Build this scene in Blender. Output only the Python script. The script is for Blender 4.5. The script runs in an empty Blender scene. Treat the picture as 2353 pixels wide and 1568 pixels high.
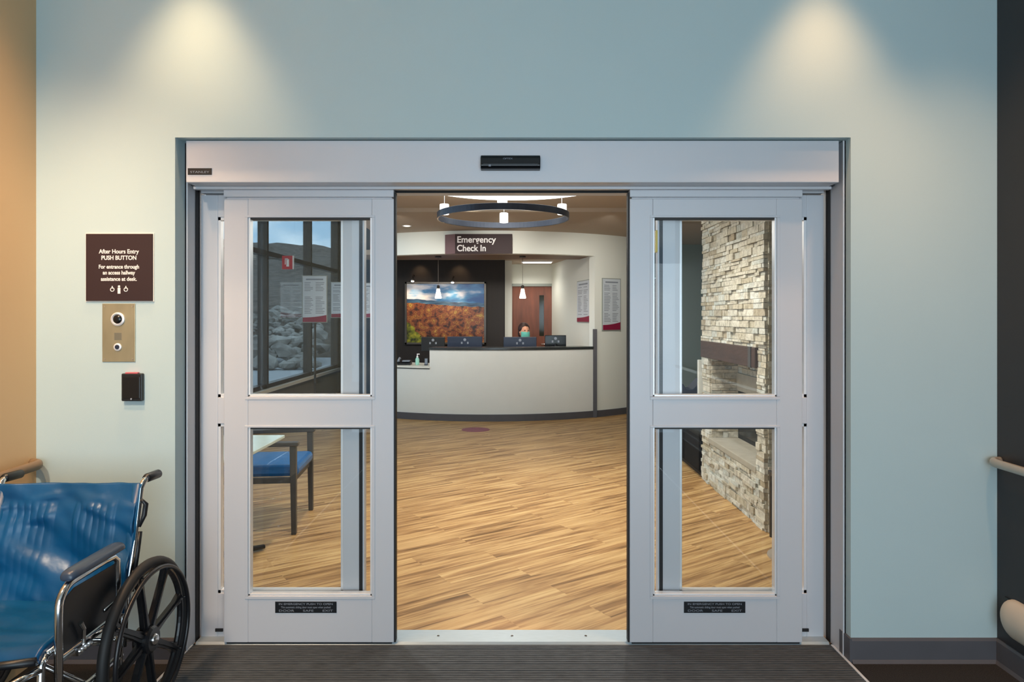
import bpy, bmesh, math, random
from mathutils import Vector, Matrix, noise
random.seed(7)
PI = math.pi
scene = bpy.context.scene
C = scene.collection

# ------------------------------------------------------------------ camera, world, lights, exposure
CAM_H = 1.53
FPX = 2353 * 24 / 36
cam_data = bpy.data.cameras.new('camera')
cam_data.lens = 24; cam_data.sensor_width = 36; cam_data.sensor_fit = 'HORIZONTAL'
cam_data.shift_y = -57 / 2353
cam_data.clip_start = 0.05; cam_data.clip_end = 500
cam = bpy.data.objects.new('camera', cam_data); C.objects.link(cam)
cam.location = (0, 0, CAM_H); cam.rotation_euler = (PI / 2, 0, 0)
scene.camera = cam

scene.view_settings.view_transform = 'Standard'
scene.view_settings.look = 'None'
scene.view_settings.gamma = 1
scene.view_settings.use_curve_mapping = False
scene.view_settings.exposure = 0.0

world = bpy.data.worlds.new('world'); scene.world = world; world.use_nodes = True
wn = world.node_tree; wn.nodes.clear()
w_out = wn.nodes.new('ShaderNodeOutputWorld'); w_bg = wn.nodes.new('ShaderNodeBackground')
w_tc = wn.nodes.new('ShaderNodeTexCoord'); w_map = wn.nodes.new('ShaderNodeMapping')
w_map.inputs['Scale'].default_value = (3, 3, 9)
w_no = wn.nodes.new('ShaderNodeTexNoise'); w_no.inputs['Scale'].default_value = 1.6; w_no.inputs['Detail'].default_value = 6
w_cr = wn.nodes.new('ShaderNodeValToRGB')
w_cr.color_ramp.elements[0].position = .40; w_cr.color_ramp.elements[0].color = (.22, .37, .52, 1)
w_cr.color_ramp.elements[1].position = .62; w_cr.color_ramp.elements[1].color = (.62, .74, .80, 1)
wn.links.new(w_tc.outputs['Generated'], w_map.inputs['Vector']); wn.links.new(w_map.outputs['Vector'], w_no.inputs['Vector'])
wn.links.new(w_no.outputs['Fac'], w_cr.inputs['Fac']); wn.links.new(w_cr.outputs['Color'], w_bg.inputs['Color'])
wn.links.new(w_bg.outputs['Background'], w_out.inputs['Surface'])
w_bg.inputs['Strength'].default_value = 3.2

def light(name, kind, loc, rot, power, color, size=1.0, size_y=None, angle=None, blend=.5, radius=.03, target=None):
    d = bpy.data.lights.new(name, kind); d.energy = power; d.color = color
    if kind == 'AREA':
        d.shape = 'RECTANGLE' if size_y else 'DISK'; d.size = size
        if size_y: d.size_y = size_y
    if kind == 'SPOT':
        d.spot_size = angle; d.spot_blend = blend; d.shadow_soft_size = radius
    if kind == 'POINT': d.shadow_soft_size = radius
    o = bpy.data.objects.new(name, d); C.objects.link(o); o.location = loc
    if target is not None:
        o.rotation_euler = (Vector(target) - Vector(loc)).to_track_quat('-Z', 'Y').to_euler()
    else: o.rotation_euler = rot
    return o
WARM = (1.0, .64, .34); WARM2 = (1.0, .56, .27); NEUT = (1.0, .95, .86); COOL = (.78, .92, 1.0)
# vestibule: daylight from the glazed outer entrance behind the camera, wall downlights and added fill spots
light('daylight_entrance', 'AREA', (0.5, -2.3, 1.15), (PI / 2, 0, 0), 78, COOL, 3.4, 2.1)
light('downlight_left', 'SPOT', (-1.40, 2.77, 3.36), (0, 0, 0), 100, WARM, angle=math.radians(70), blend=1.0, radius=.05)
light('downlight_right', 'SPOT', (1.36, 2.77, 3.36), (0, 0, 0), 98, WARM2, angle=math.radians(68), blend=1.0, radius=.05)
light('downlight_left_rear', 'SPOT', (-1.72, 1.95, 3.36), None, 150, WARM2, angle=math.radians(100), blend=1.0, radius=.06, target=(-2.5, 2.35, 0))
light('fill_spot_left', 'SPOT', (-1.75, .9, 3.36), None, 245, (1, .80, .58), angle=math.radians(58), blend=1.0, radius=.08, target=(-2.0, 3.0, 1.0))  # added wide spot, no fixture, brightens the lower left wall
light('fill_spot_right', 'SPOT', (1.80, 2.25, 3.36), None, 90, WARM2, angle=math.radians(80), blend=1.0, radius=.06, target=(1.95, 2.75, 0))  # extra warm spot without a fixture, widens the glow on the right wall
# lobby: daylight through the window wall, ceiling downlights, added fascia fill spots
for loc_, rot_, sx_, sy_ in (((-3.66, 8.6, 2.2), (PI/2, 0, -PI/2), 10.4, 3.4), ((0, -2.55, 1.7), (PI/2, 0, 0), 4.2, 3.4)):   # sky portals in the openings
    po = light('sky_portal', 'AREA', loc_, rot_, 1, (1, 1, 1), sx_, sy_); po.data.cycles.is_portal = True
LOBBY_SPOTS = [(-1.2, 4.2, 120), (0.9, 4.95, 125), (-0.2, 5.2, 55), (1.0, 5.6, 75), (-1.6, 7.2, 8), (1.6, 8.4, 12), (0.3, 8.0, 6), (-1.95, 8.8, 6)]
for i, (x, y, p) in enumerate(LOBBY_SPOTS):
    light('lobby_downlight', 'SPOT', (x, y, 2.74), (0, 0, 0), p, NEUT, angle=math.radians(125), blend=.9, radius=.05)
for x_ in (-1.4, -.1, 1.2):
    light('fascia_fill_spot', 'SPOT', (x_, 8.3, 2.70), None, 100, NEUT, angle=math.radians(80), blend=1.0, radius=.08, target=(x_ * 1.1, 10.1, 1.8))  # added spots without fixtures, lift the brightness of fascia and desk front
light('niche_downlight_door', 'SPOT', (.35, 12.5, 2.44), (0, 0, 0), 22, NEUT, angle=math.radians(150), blend=.8, radius=.08)
light('niche_desk_light', 'SPOT', (.0, 11.0, 2.42), (0, 0, 0), 22, NEUT, angle=math.radians(140), blend=.8, radius=.08)

# ------------------------------------------------------------------ helpers
def P(px, py, Y):
    "reference position (2353x1568 frame) at distance Y -> world x, z"
    return (px - 1176.5) * Y / FPX, CAM_H - (py - 727) * Y / FPX
def PX(px, Y): return (px - 1176.5) * Y / FPX
def PZ(py, Y): return CAM_H - (py - 727) * Y / FPX

def srgb(r, g, b):
    f = lambda v: (v / 255 / 12.92) if v / 255 <= .04045 else ((v / 255 + .055) / 1.055) ** 2.4
    return (f(r), f(g), f(b))

def mat(name, col, rough=.5, metal=0.0, var=.06, scale=8.0, bump=0.0, bscale=60.0, emit=None, estr=0, coat=0, spec=None, stretch=None):
    m = bpy.data.materials.new(name); m.use_nodes = True; nt = m.node_tree; b = nt.nodes['Principled BSDF']
    b.inputs['Roughness'].default_value = rough; b.inputs['Metallic'].default_value = metal
    if spec is not None: b.inputs['Specular IOR Level'].default_value = spec
    if coat: b.inputs['Coat Weight'].default_value = coat; b.inputs['Coat Roughness'].default_value = .15
    tc = nt.nodes.new('ShaderNodeTexCoord'); mp = nt.nodes.new('ShaderNodeMapping')
    if stretch: mp.inputs['Scale'].default_value = stretch
    nt.links.new(tc.outputs['Object'], mp.inputs['Vector'])
    n = nt.nodes.new('ShaderNodeTexNoise'); n.inputs['Scale'].default_value = scale; n.inputs['Detail'].default_value = 4
    nt.links.new(mp.outputs['Vector'], n.inputs['Vector'])
    r = nt.nodes.new('ShaderNodeValToRGB')
    r.color_ramp.elements[0].position = .3; r.color_ramp.elements[1].position = .7
    r.color_ramp.elements[0].color = tuple(max(0, c * (1 - var)) for c in col) + (1,)
    r.color_ramp.elements[1].color = tuple(min(1, c * (1 + var)) for c in col) + (1,)
    nt.links.new(n.outputs['Fac'], r.inputs['Fac']); nt.links.new(r.outputs['Color'], b.inputs['Base Color'])
    if bump:
        n2 = nt.nodes.new('ShaderNodeTexNoise'); n2.inputs['Scale'].default_value = bscale; n2.inputs['Detail'].default_value = 3
        nt.links.new(mp.outputs['Vector'], n2.inputs['Vector'])
        bp = nt.nodes.new('ShaderNodeBump'); bp.inputs['Strength'].default_value = bump; bp.inputs['Distance'].default_value = .01
        nt.links.new(n2.outputs['Fac'], bp.inputs['Height']); nt.links.new(bp.outputs['Normal'], b.inputs['Normal'])
    if emit:
        b.inputs['Emission Color'].default_value = emit + (1,); b.inputs['Emission Strength'].default_value = estr
    return m

def glass_mat(name, tint=(.93, .97, .96), refl=.9):
    m = bpy.data.materials.new(name); m.use_nodes = True; nt = m.node_tree; nt.nodes.clear()
    o = nt.nodes.new('ShaderNodeOutputMaterial'); mix = nt.nodes.new('ShaderNodeMixShader')
    t = nt.nodes.new('ShaderNodeBsdfTransparent'); g = nt.nodes.new('ShaderNodeBsdfGlossy')
    fr = nt.nodes.new('ShaderNodeFresnel'); fr.inputs['IOR'].default_value = 1.45
    mu = nt.nodes.new('ShaderNodeMath'); mu.operation = 'MULTIPLY'; mu.inputs[1].default_value = refl
    t.inputs['Color'].default_value = tint + (1,); g.inputs['Roughness'].default_value = .01
    nt.links.new(fr.outputs['Fac'], mu.inputs[0]); nt.links.new(mu.outputs['Value'], mix.inputs['Fac'])
    nt.links.new(t.outputs['BSDF'], mix.inputs[1]); nt.links.new(g.outputs['BSDF'], mix.inputs[2])
    nt.links.new(mix.outputs['Shader'], o.inputs['Surface'])
    return m

class MB:
    def __init__(s): s.bm = bmesh.new()
    def box(s, x0, x1, y0, y1, z0, z1):
        x0, x1 = min(x0, x1), max(x0, x1); y0, y1 = min(y0, y1), max(y0, y1); z0, z1 = min(z0, z1), max(z0, z1)
        v = [s.bm.verts.new(p) for p in ((x0,y0,z0),(x1,y0,z0),(x1,y1,z0),(x0,y1,z0),(x0,y0,z1),(x1,y0,z1),(x1,y1,z1),(x0,y1,z1))]
        for f in ((0,3,2,1),(4,5,6,7),(0,1,5,4),(1,2,6,5),(2,3,7,6),(3,0,4,7)): s.bm.faces.new([v[i] for i in f])
        return s
    def prism(s, poly, z0, z1):
        n = len(poly); a = sum(poly[i][0]*poly[(i+1)%n][1]-poly[(i+1)%n][0]*poly[i][1] for i in range(n))
        if a < 0: poly = poly[::-1]
        lo = [s.bm.verts.new((x, y, z0)) for x, y in poly]; hi = [s.bm.verts.new((x, y, z1)) for x, y in poly]
        s.bm.faces.new(lo[::-1]); s.bm.faces.new(hi)
        for i in range(n): s.bm.faces.new((lo[i], lo[(i+1)%n], hi[(i+1)%n], hi[i]))
        return s
    def prism_axis(s, poly, a0, a1, axis='y'):
        "poly in the plane across the axis: axis y -> (x,z), axis x -> (y,z)"
        mk = (lambda p, a: (p[0], a, p[1])) if axis == 'y' else (lambda p, a: (a, p[0], p[1]))
        lo = [s.bm.verts.new(mk(p, a0)) for p in poly]; hi = [s.bm.verts.new(mk(p, a1)) for p in poly]; n = len(poly)
        fs = [s.bm.faces.new(lo[::-1]), s.bm.faces.new(hi)]
        for i in range(n): fs.append(s.bm.faces.new((lo[i], lo[(i+1)%n], hi[(i+1)%n], hi[i])))
        bmesh.ops.recalc_face_normals(s.bm, faces=fs)
        return s
    def tube(s, pts, r, seg=12, closed=False, cap=True, flat=1.0):
        pts = [Vector(p) for p in pts]; n = len(pts); rings = []
        rs = r if isinstance(r, (list, tuple)) else [r] * n
        up = None
        for i, p in enumerate(pts):
            if closed: t = (pts[(i+1)%n] - pts[i-1]).normalized()
            else: t = (pts[min(i+1, n-1)] - pts[max(i-1, 0)]).normalized()
            if up is None:
                up = Vector((0,0,1)) if abs(t.z) < .9 else Vector((1,0,0))
            a = t.cross(up).normalized(); b = a.cross(t).normalized(); up = b
            rings.append([s.bm.verts.new(p + (a*math.cos(k*2*PI/seg) + b*flat*math.sin(k*2*PI/seg)) * rs[i]) for k in range(seg)])
        m = n if closed else n - 1; fs = []
        for i in range(m):
            A, B = rings[i], rings[(i+1)%n]
            for k in range(seg): fs.append(s.bm.faces.new((A[k], A[(k+1)%seg], B[(k+1)%seg], B[k])))
        if cap and not closed: fs.append(s.bm.faces.new(rings[0][::-1])); fs.append(s.bm.faces.new(rings[-1]))
        bmesh.ops.recalc_face_normals(s.bm, faces=fs)
        return s
    def lathe(s, prof, c=(0,0,0), axis='z', seg=32, cap=True):
        c = Vector(c); rings = []
        for r, h in prof:
            ring = []
            for k in range(seg):
                u, w = r*math.cos(k*2*PI/seg), r*math.sin(k*2*PI/seg)
                v = {'z': (u, w, h), 'y': (u, h, w), 'x': (h, u, w)}[axis]
                ring.append(s.bm.verts.new(c + Vector(v)))
            rings.append(ring)
        fs = []
        for A, B in zip(rings, rings[1:]):
            for k in range(seg): fs.append(s.bm.faces.new((A[k], A[(k+1)%seg], B[(k+1)%seg], B[k])))
        if cap: fs.append(s.bm.faces.new(rings[0][::-1])); fs.append(s.bm.faces.new(rings[-1]))
        bmesh.ops.recalc_face_normals(s.bm, faces=fs)
        return s
    def torus(s, c, R, r, axis='x', seg=64, ms=10, flat=1.0):
        pts = []
        for k in range(seg):
            a = 2*PI*k/seg; u, w = R*math.cos(a), R*math.sin(a)
            pts.append(Vector(c) + Vector({'z': (u, w, 0), 'y': (u, 0, w), 'x': (0, u, w)}[axis]))
        return s.tube(pts, r, ms, closed=True, flat=flat)
    def grid(s, fn, nu, nv):
        vs = [[s.bm.verts.new(fn(i/nu, j/nv)) for i in range(nu+1)] for j in range(nv+1)]
        for j in range(nv):
            for i in range(nu): s.bm.faces.new((vs[j][i], vs[j][i+1], vs[j+1][i+1], vs[j+1][i]))
        return s
    def ball(s, c, r, sc=(1,1,1), seg=20):
        M = Matrix.Translation(c) @ Matrix.Diagonal((r*sc[0], r*sc[1], r*sc[2], 1))
        bmesh.ops.create_uvsphere(s.bm, u_segments=seg, v_segments=seg//2+2, radius=1, matrix=M); return s
    def build(s, name, m, parent=None, bevel=0, smooth=False, solid=0, subsurf=0):
        me = bpy.data.meshes.new(name); s.bm.to_mesh(me); s.bm.free()
        o = bpy.data.objects.new(name, me); C.objects.link(o)
        if isinstance(m, (list, tuple)):
            for k in m: me.materials.append(k)
        else: me.materials.append(m)
        if smooth: me.polygons.foreach_set('use_smooth', [True]*len(me.polygons))
        if solid: q = o.modifiers.new('solid', 'SOLIDIFY'); q.thickness = solid; q.offset = 0
        if subsurf: q = o.modifiers.new('sub', 'SUBSURF'); q.levels = subsurf; q.render_levels = subsurf
        if bevel: q = o.modifiers.new('bevel', 'BEVEL'); q.width = bevel; q.segments = 2; q.limit_method = 'ANGLE'
        if parent: o.parent = parent
        return o

def thing(name, label, cat, loc=(0,0,0), rz=0, group=None, kind=None):
    o = bpy.data.objects.new(name, None); C.objects.link(o); o.location = loc; o.rotation_euler = (0,0,rz)
    o.empty_display_size = .1
    return tag(o, label, cat, group, kind)
def tag(o, label, cat, group=None, kind=None):
    o['label'] = label; o['category'] = cat
    if group: o['group'] = group
    if kind: o['kind'] = kind
    return o
def struct(o, label, cat): return tag(o, label, cat, None, 'structure')
def text(name, body, m, parent, loc, size, align='CENTER', rot=(PI/2,0,0), extrude=.0004, bold=0, width=None, sp=1.0):
    cu = bpy.data.curves.new(name, 'FONT'); cu.body = body; cu.size = size; cu.align_x = align; cu.align_y = 'CENTER'
    cu.extrude = extrude; cu.offset = bold; cu.space_line = sp
    o = bpy.data.objects.new(name, cu); C.objects.link(o); o.location = loc; o.rotation_euler = rot
    cu.materials.append(m); o.parent = parent
    bpy.context.view_layer.update()
    me = bpy.data.meshes.new_from_object(o.evaluated_get(bpy.context.evaluated_depsgraph_get()))
    xs = [v.co.x for v in me.vertices]; w = max(xs) - min(xs)
    if width and w > 0:
        for v in me.vertices: v.co.x *= width / w
    q = bpy.data.objects.new(name, me); C.objects.link(q); q.location = loc; q.rotation_euler = rot; q.parent = parent
    bpy.data.objects.remove(o); bpy.data.curves.remove(cu)
    return q
def copy_tree(o, parent=None):
    c = o.copy(); C.objects.link(c)
    if parent: c.parent = parent
    for ch in list(o.children): copy_tree(ch, c)
    return c

# ------------------------------------------------------------------ materials
M = {}
M['paint'] = mat('vestibule paint', srgb(184, 204, 207), .55, var=.015, scale=1.5, bump=.04, bscale=300)
M['paint_left'] = mat('vestibule side wall paint', srgb(214, 180, 136), .55, var=.015, scale=1.5, bump=.04, bscale=300)
M['paint_dark'] = mat('dark side wall panel', srgb(44, 43, 46), .5, var=.03, scale=1.5)
M['rubber'] = mat('dark rubber base', srgb(84, 83, 88), .55, var=.05)
M['lobby_white'] = mat('lobby wall paint', srgb(230, 232, 224), .6, var=.012, scale=1.2)
M['lobby_green'] = mat('lobby grey green paint', srgb(140, 155, 150), .6, var=.012, scale=1.2)
M['ceil'] = mat('ceiling paint', srgb(184, 168, 150), .8, var=.01)
M['ceil_v'] = mat('vestibule ceiling paint', srgb(190, 190, 184), .8, var=.01)
M['dark_wood'] = mat('dark stained panelling', srgb(24, 16, 14), .6, var=.25, scale=5, stretch=(6, 6, .5))
M['soffit'] = mat('soffit underside wood', srgb(120, 96, 76), .5, var=.1, scale=3, stretch=(1, 6, 1))
M['alu'] = mat('satin anodised aluminium', srgb(206, 207, 212), .42, metal=.12, var=.02, scale=2, stretch=(1, 1, .2))
M['alu_edge'] = mat('bright aluminium edge', srgb(238, 238, 240), .3, metal=.3, var=.02)
M['alu_sill'] = mat('brushed threshold aluminium', srgb(172, 186, 194), .4, metal=.3, var=.05, scale=20, stretch=(1, 12, 1))
M['alu_dark'] = mat('weatherstrip black', srgb(22, 20, 22), .6, var=.1)
M['shadow_gap'] = mat('dark gap shade and trim', srgb(52, 50, 50), .6, var=.1)
M['bronze'] = mat('dark window metal', srgb(42, 38, 34), .4, metal=.2, var=.08)
M['black'] = mat('black plastic', srgb(22, 24, 28), .38, var=.1)
M['black_gloss'] = mat('glossy black plastic', srgb(16, 18, 22), .15, var=.1)
M['matt_black'] = mat('matt black laminate', srgb(20, 20, 22), .75, var=.1, spec=.2)
M['navy_plastic'] = mat('dark blue grey plastic', srgb(34, 44, 66), .35, var=.1)
M['white'] = mat('white lettering', srgb(240, 236, 236), .5, var=.01)
M['maroon'] = mat('maroon sign face', srgb(42, 18, 22), .65, var=.05, scale=3)
M['maroon_side'] = mat('light maroon sign return', srgb(116, 84, 84), .45, var=.05)
M['sign_edge'] = mat('pale sign backer', srgb(232, 226, 216), .4, var=.01)
M['steel'] = mat('brushed stainless plate', srgb(178, 172, 146), .34, metal=.7, var=.2, scale=9, stretch=(1, 1, .35))
M['chrome'] = mat('polished chrome', srgb(225, 226, 228), .12, metal=1, var=.03)
M['bright_ring'] = mat('satin bright ring', srgb(226, 228, 234), .4, metal=.3, var=.02)
M['chrome_rail'] = mat('brushed rail metal', srgb(190, 180, 168), .35, metal=.6, var=.05)
M['wood_rail'] = mat('tan wooden rail', srgb(124, 102, 78), .4, var=.15, scale=6, stretch=(1, .3, 1))
M['guard'] = mat('beige wall guard vinyl', srgb(205, 194, 178), .45, var=.03)
M['vinyl'] = mat('blue upholstery vinyl', srgb(6, 76, 122), .33, var=.14, scale=6, bump=.3, bscale=12)
M['chair_blue'] = mat('bright blue upholstery', srgb(14, 96, 160), .35, var=.1, scale=14, bump=.1)
M['tyre'] = mat('black tyre rubber', srgb(30, 30, 31), .6, var=.15)
M['mag'] = mat('black moulded wheel', srgb(28, 28, 31), .3, var=.1)
M['arm_pad'] = mat('dark padded vinyl', srgb(58, 72, 92), .3, var=.08)
M['grey_frame'] = mat('charcoal chair frame', srgb(72, 70, 70), .4, var=.1)
M['quartz'] = mat('white laminate panel', srgb(226, 227, 222), .45, var=.01)
M['top_dark'] = mat('dark stone counter', srgb(52, 54, 54), .25, var=.15, scale=30)
M['top_light'] = mat('pale counter top', srgb(225, 224, 214), .35, var=.04, scale=30)
M['crimson'] = mat('crimson print band', srgb(140, 22, 62), .5, var=.05)
M['paper'] = mat('white notice paper', srgb(206, 214, 222), .5, var=.02)
M['print_grey'] = mat('grey printed text', srgb(138, 146, 158), .6, var=.1)
M['red'] = mat('red safety sign', srgb(196, 24, 48), .45, var=.04)
M['yellow'] = mat('yellow sticker', srgb(232, 196, 20), .5, var=.03)
M['door_wood'] = mat('reddish brown veneer', srgb(112, 58, 36), .4, var=.25, scale=7, stretch=(2, 2, .35))
M['door_frame'] = mat('grey painted metal frame', srgb(150, 156, 150), .45, var=.02)
M['dark_glass'] = mat('dark vision glass', srgb(46, 46, 34), .1, var=.1)
M['mantel'] = mat('dark timber beam', srgb(70, 50, 42), .55, var=.25, scale=9, stretch=(2, .4, 2), bump=.3, bscale=25)
M['hearth'] = mat('smooth hearth slab', srgb(168, 160, 144), .6, var=.08, scale=12)
M['soot'] = mat('black firebox metal', srgb(20, 19, 20), .5, var=.1)
M['table_top'] = mat('pale green glass top', srgb(206, 222, 216), .18, var=.03)
M['glow'] = mat('glowing diffuser', srgb(250, 250, 245), .4, var=.0, emit=(1, .97, .92), estr=3.2)
M['glow_panel'] = mat('glowing ceiling panel', srgb(250, 250, 245), .4, var=.0, emit=(.96, 1, .98), estr=2.6)
M['glow_warm'] = mat('warm glowing glass', srgb(255, 240, 225), .3, var=.0, emit=(1, .86, .72), estr=4.0)
M['ring'] = mat('dark blue grey metal band', srgb(52, 58, 70), .35, metal=.6, var=.08)
M['skin'] = mat('skin', srgb(206, 150, 122), .5, var=.06)
M['hair'] = mat('dark brown hair', srgb(44, 20, 16), .55, var=.2, scale=40)
M['mask'] = mat('teal face mask', srgb(98, 184, 172), .7, var=.03)
M['scrub'] = mat('dark scrub top', srgb(38, 46, 62), .8, var=.06)
M['eye'] = mat('dark eyes', srgb(24, 16, 14), .3, var=.05)
M['bottle'] = mat('clear teal gel', srgb(160, 214, 196), .15, var=.03)
M['asphalt'] = mat('grey pavement', srgb(150, 156, 160), .9, var=.15, scale=3)
M['hill'] = mat('brown scrub hillside', srgb(74, 68, 62), .95, var=.85, scale=2.2, bump=.4, bscale=2)
M['rock'] = mat('grey boulders', srgb(124, 122, 118), .95, var=.75, scale=1.6)
M['car'] = mat('silver blue car paint', srgb(150, 166, 176), .25, metal=.3, var=.03)
M['glass'] = glass_mat('door glass', (.985, .992, .99), refl=.6)
M['win_glass'] = glass_mat('window glass', (.97, .985, .99), refl=.6)

def carpet_mat():
    m = mat('black speckled carpet', srgb(38, 35, 34), .95, var=.7, scale=220, bump=.6, bscale=260); return m
M['carpet'] = carpet_mat()
def ribbed_mat():
    m = mat('ribbed grey entrance matting', srgb(74, 78, 82), .85, var=.32, scale=16, stretch=(1, 9, 1), bump=.3, bscale=180)
    return m
M['matting'] = ribbed_mat()

def wood_floor():
    m = bpy.data.materials.new('oak plank vinyl floor'); m.use_nodes = True; nt = m.node_tree; b = nt.nodes['Principled BSDF']
    N = nt.nodes.new; L = nt.links.new
    tc = N('ShaderNodeTexCoord'); mp = N('ShaderNodeMapping'); mp.inputs['Rotation'].default_value = (0, 0, -math.radians(35))
    L(tc.outputs['Object'], mp.inputs['Vector'])
    br = N('ShaderNodeTexBrick'); br.inputs['Scale'].default_value = 1.0; br.inputs['Brick Width'].default_value = 1.2
    br.inputs['Row Height'].default_value = .17; br.inputs['Mortar Size'].default_value = .0012; br.inputs['Bias'].default_value = 0
    br.inputs['Color1'].default_value = (.30, .30, .30, 1); br.inputs['Color2'].default_value = (.70, .70, .70, 1); br.inputs['Mortar'].default_value = (.25, .25, .25, 1)
    br.offset = .37
    L(mp.outputs['Vector'], br.inputs['Vector'])
    # shift the grain per plank
    add = N('ShaderNodeVectorMath'); add.operation = 'MULTIPLY_ADD'; add.inputs[1].default_value = (1, 1, 1)
    L(mp.outputs['Vector'], add.inputs[0])
    sc = N('ShaderNodeVectorMath'); sc.operation = 'SCALE'; sc.inputs['Scale'].default_value = 7
    L(br.outputs['Color'], sc.inputs[0]); L(sc.outputs['Vector'], add.inputs[2])
    m2 = N('ShaderNodeMapping'); m2.inputs['Scale'].default_value = (1.5, 24, 1)
    L(add.outputs['Vector'], m2.inputs['Vector'])
    n1 = N('ShaderNodeTexNoise'); n1.inputs['Scale'].default_value = 1.0; n1.inputs['Detail'].default_value = 6; n1.inputs['Roughness'].default_value = .62; n1.inputs['Distortion'].default_value = .4
    L(m2.outputs['Vector'], n1.inputs['Vector'])
    cr = N('ShaderNodeValToRGB'); e = cr.color_ramp.elements
    e[0].position = .30; e[0].color = srgb(106, 76, 43) + (1,)
    e[1].position = .66; e[1].color = srgb(212, 176, 122) + (1,)
    q = e.new(.44); q.color = srgb(162, 122, 77) + (1,)
    q = e.new(.54); q.color = srgb(192, 153, 101) + (1,)
    L(n1.outputs['Fac'], cr.inputs['Fac'])
    mx = N('ShaderNodeMix'); mx.data_type = 'RGBA'; mx.blend_type = 'OVERLAY'; mx.inputs['Factor'].default_value = .16
    L(cr.outputs['Color'], mx.inputs['A']); L(br.outputs['Color'], mx.inputs['B'])
    L(mx.outputs['Result'], b.inputs['Base Color'])
    b.inputs['Roughness'].default_value = .42; b.inputs['Specular IOR Level'].default_value = .35
    return m
M['floor'] = wood_floor()

def stone_mat(name, warm):
    m = bpy.data.materials.new(name); m.use_nodes = True; nt = m.node_tree; b = nt.nodes['Principled BSDF']
    N = nt.nodes.new; L = nt.links.new
    g = N('ShaderNodeNewGeometry'); cr = N('ShaderNodeValToRGB'); cr.color_ramp.interpolation = 'LINEAR'; e = cr.color_ramp.elements
    cols = [(0, (216, 206, 184)), (.3, (236, 230, 214)), (.5, (204, 192, 166)), (.7, (240, 238, 226)), (.85, (212, 214, 204)), (1, (190, 172, 142))]
    e[0].color = srgb(*cols[0][1]) + (1,); e[1].color = srgb(*cols[-1][1]) + (1,)
    for p, c_ in cols[1:-1]: q = e.new(p); q.color = srgb(*c_) + (1,)
    L(g.outputs['Random Per Island'], cr.inputs['Fac'])
    tc = N('ShaderNodeTexCoord'); n = N('ShaderNodeTexNoise'); n.inputs['Scale'].default_value = 22; n.inputs['Detail'].default_value = 7; n.inputs['Roughness'].default_value = .7
    L(tc.outputs['Object'], n.inputs['Vector'])
    c2 = N('ShaderNodeValToRGB'); c2.color_ramp.elements[0].position = .32; c2.color_ramp.elements[0].color = (.42, .38, .33, 1)
    c2.color_ramp.elements[1].position = .56; c2.color_ramp.elements[1].color = (1, 1, 1, 1)
    L(n.outputs['Fac'], c2.inputs['Fac'])
    mx = N('ShaderNodeMix'); mx.data_type = 'RGBA'; mx.blend_type = 'MULTIPLY'; mx.inputs['Factor'].default_value = .75
    L(cr.outputs['Color'], mx.inputs['A']); L(c2.outputs['Color'], mx.inputs['B']); L(mx.outputs['Result'], b.inputs['Base Color'])
    bp = N('ShaderNodeBump'); bp.inputs['Strength'].default_value = .8; bp.inputs['Distance'].default_value = .02
    L(n.outputs['Fac'], bp.inputs['Height']); L(bp.outputs['Normal'], b.inputs['Normal'])
    b.inputs['Roughness'].default_value = .85
    return m
M['stone'] = stone_mat('stacked cream ledge stone', 0)

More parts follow.
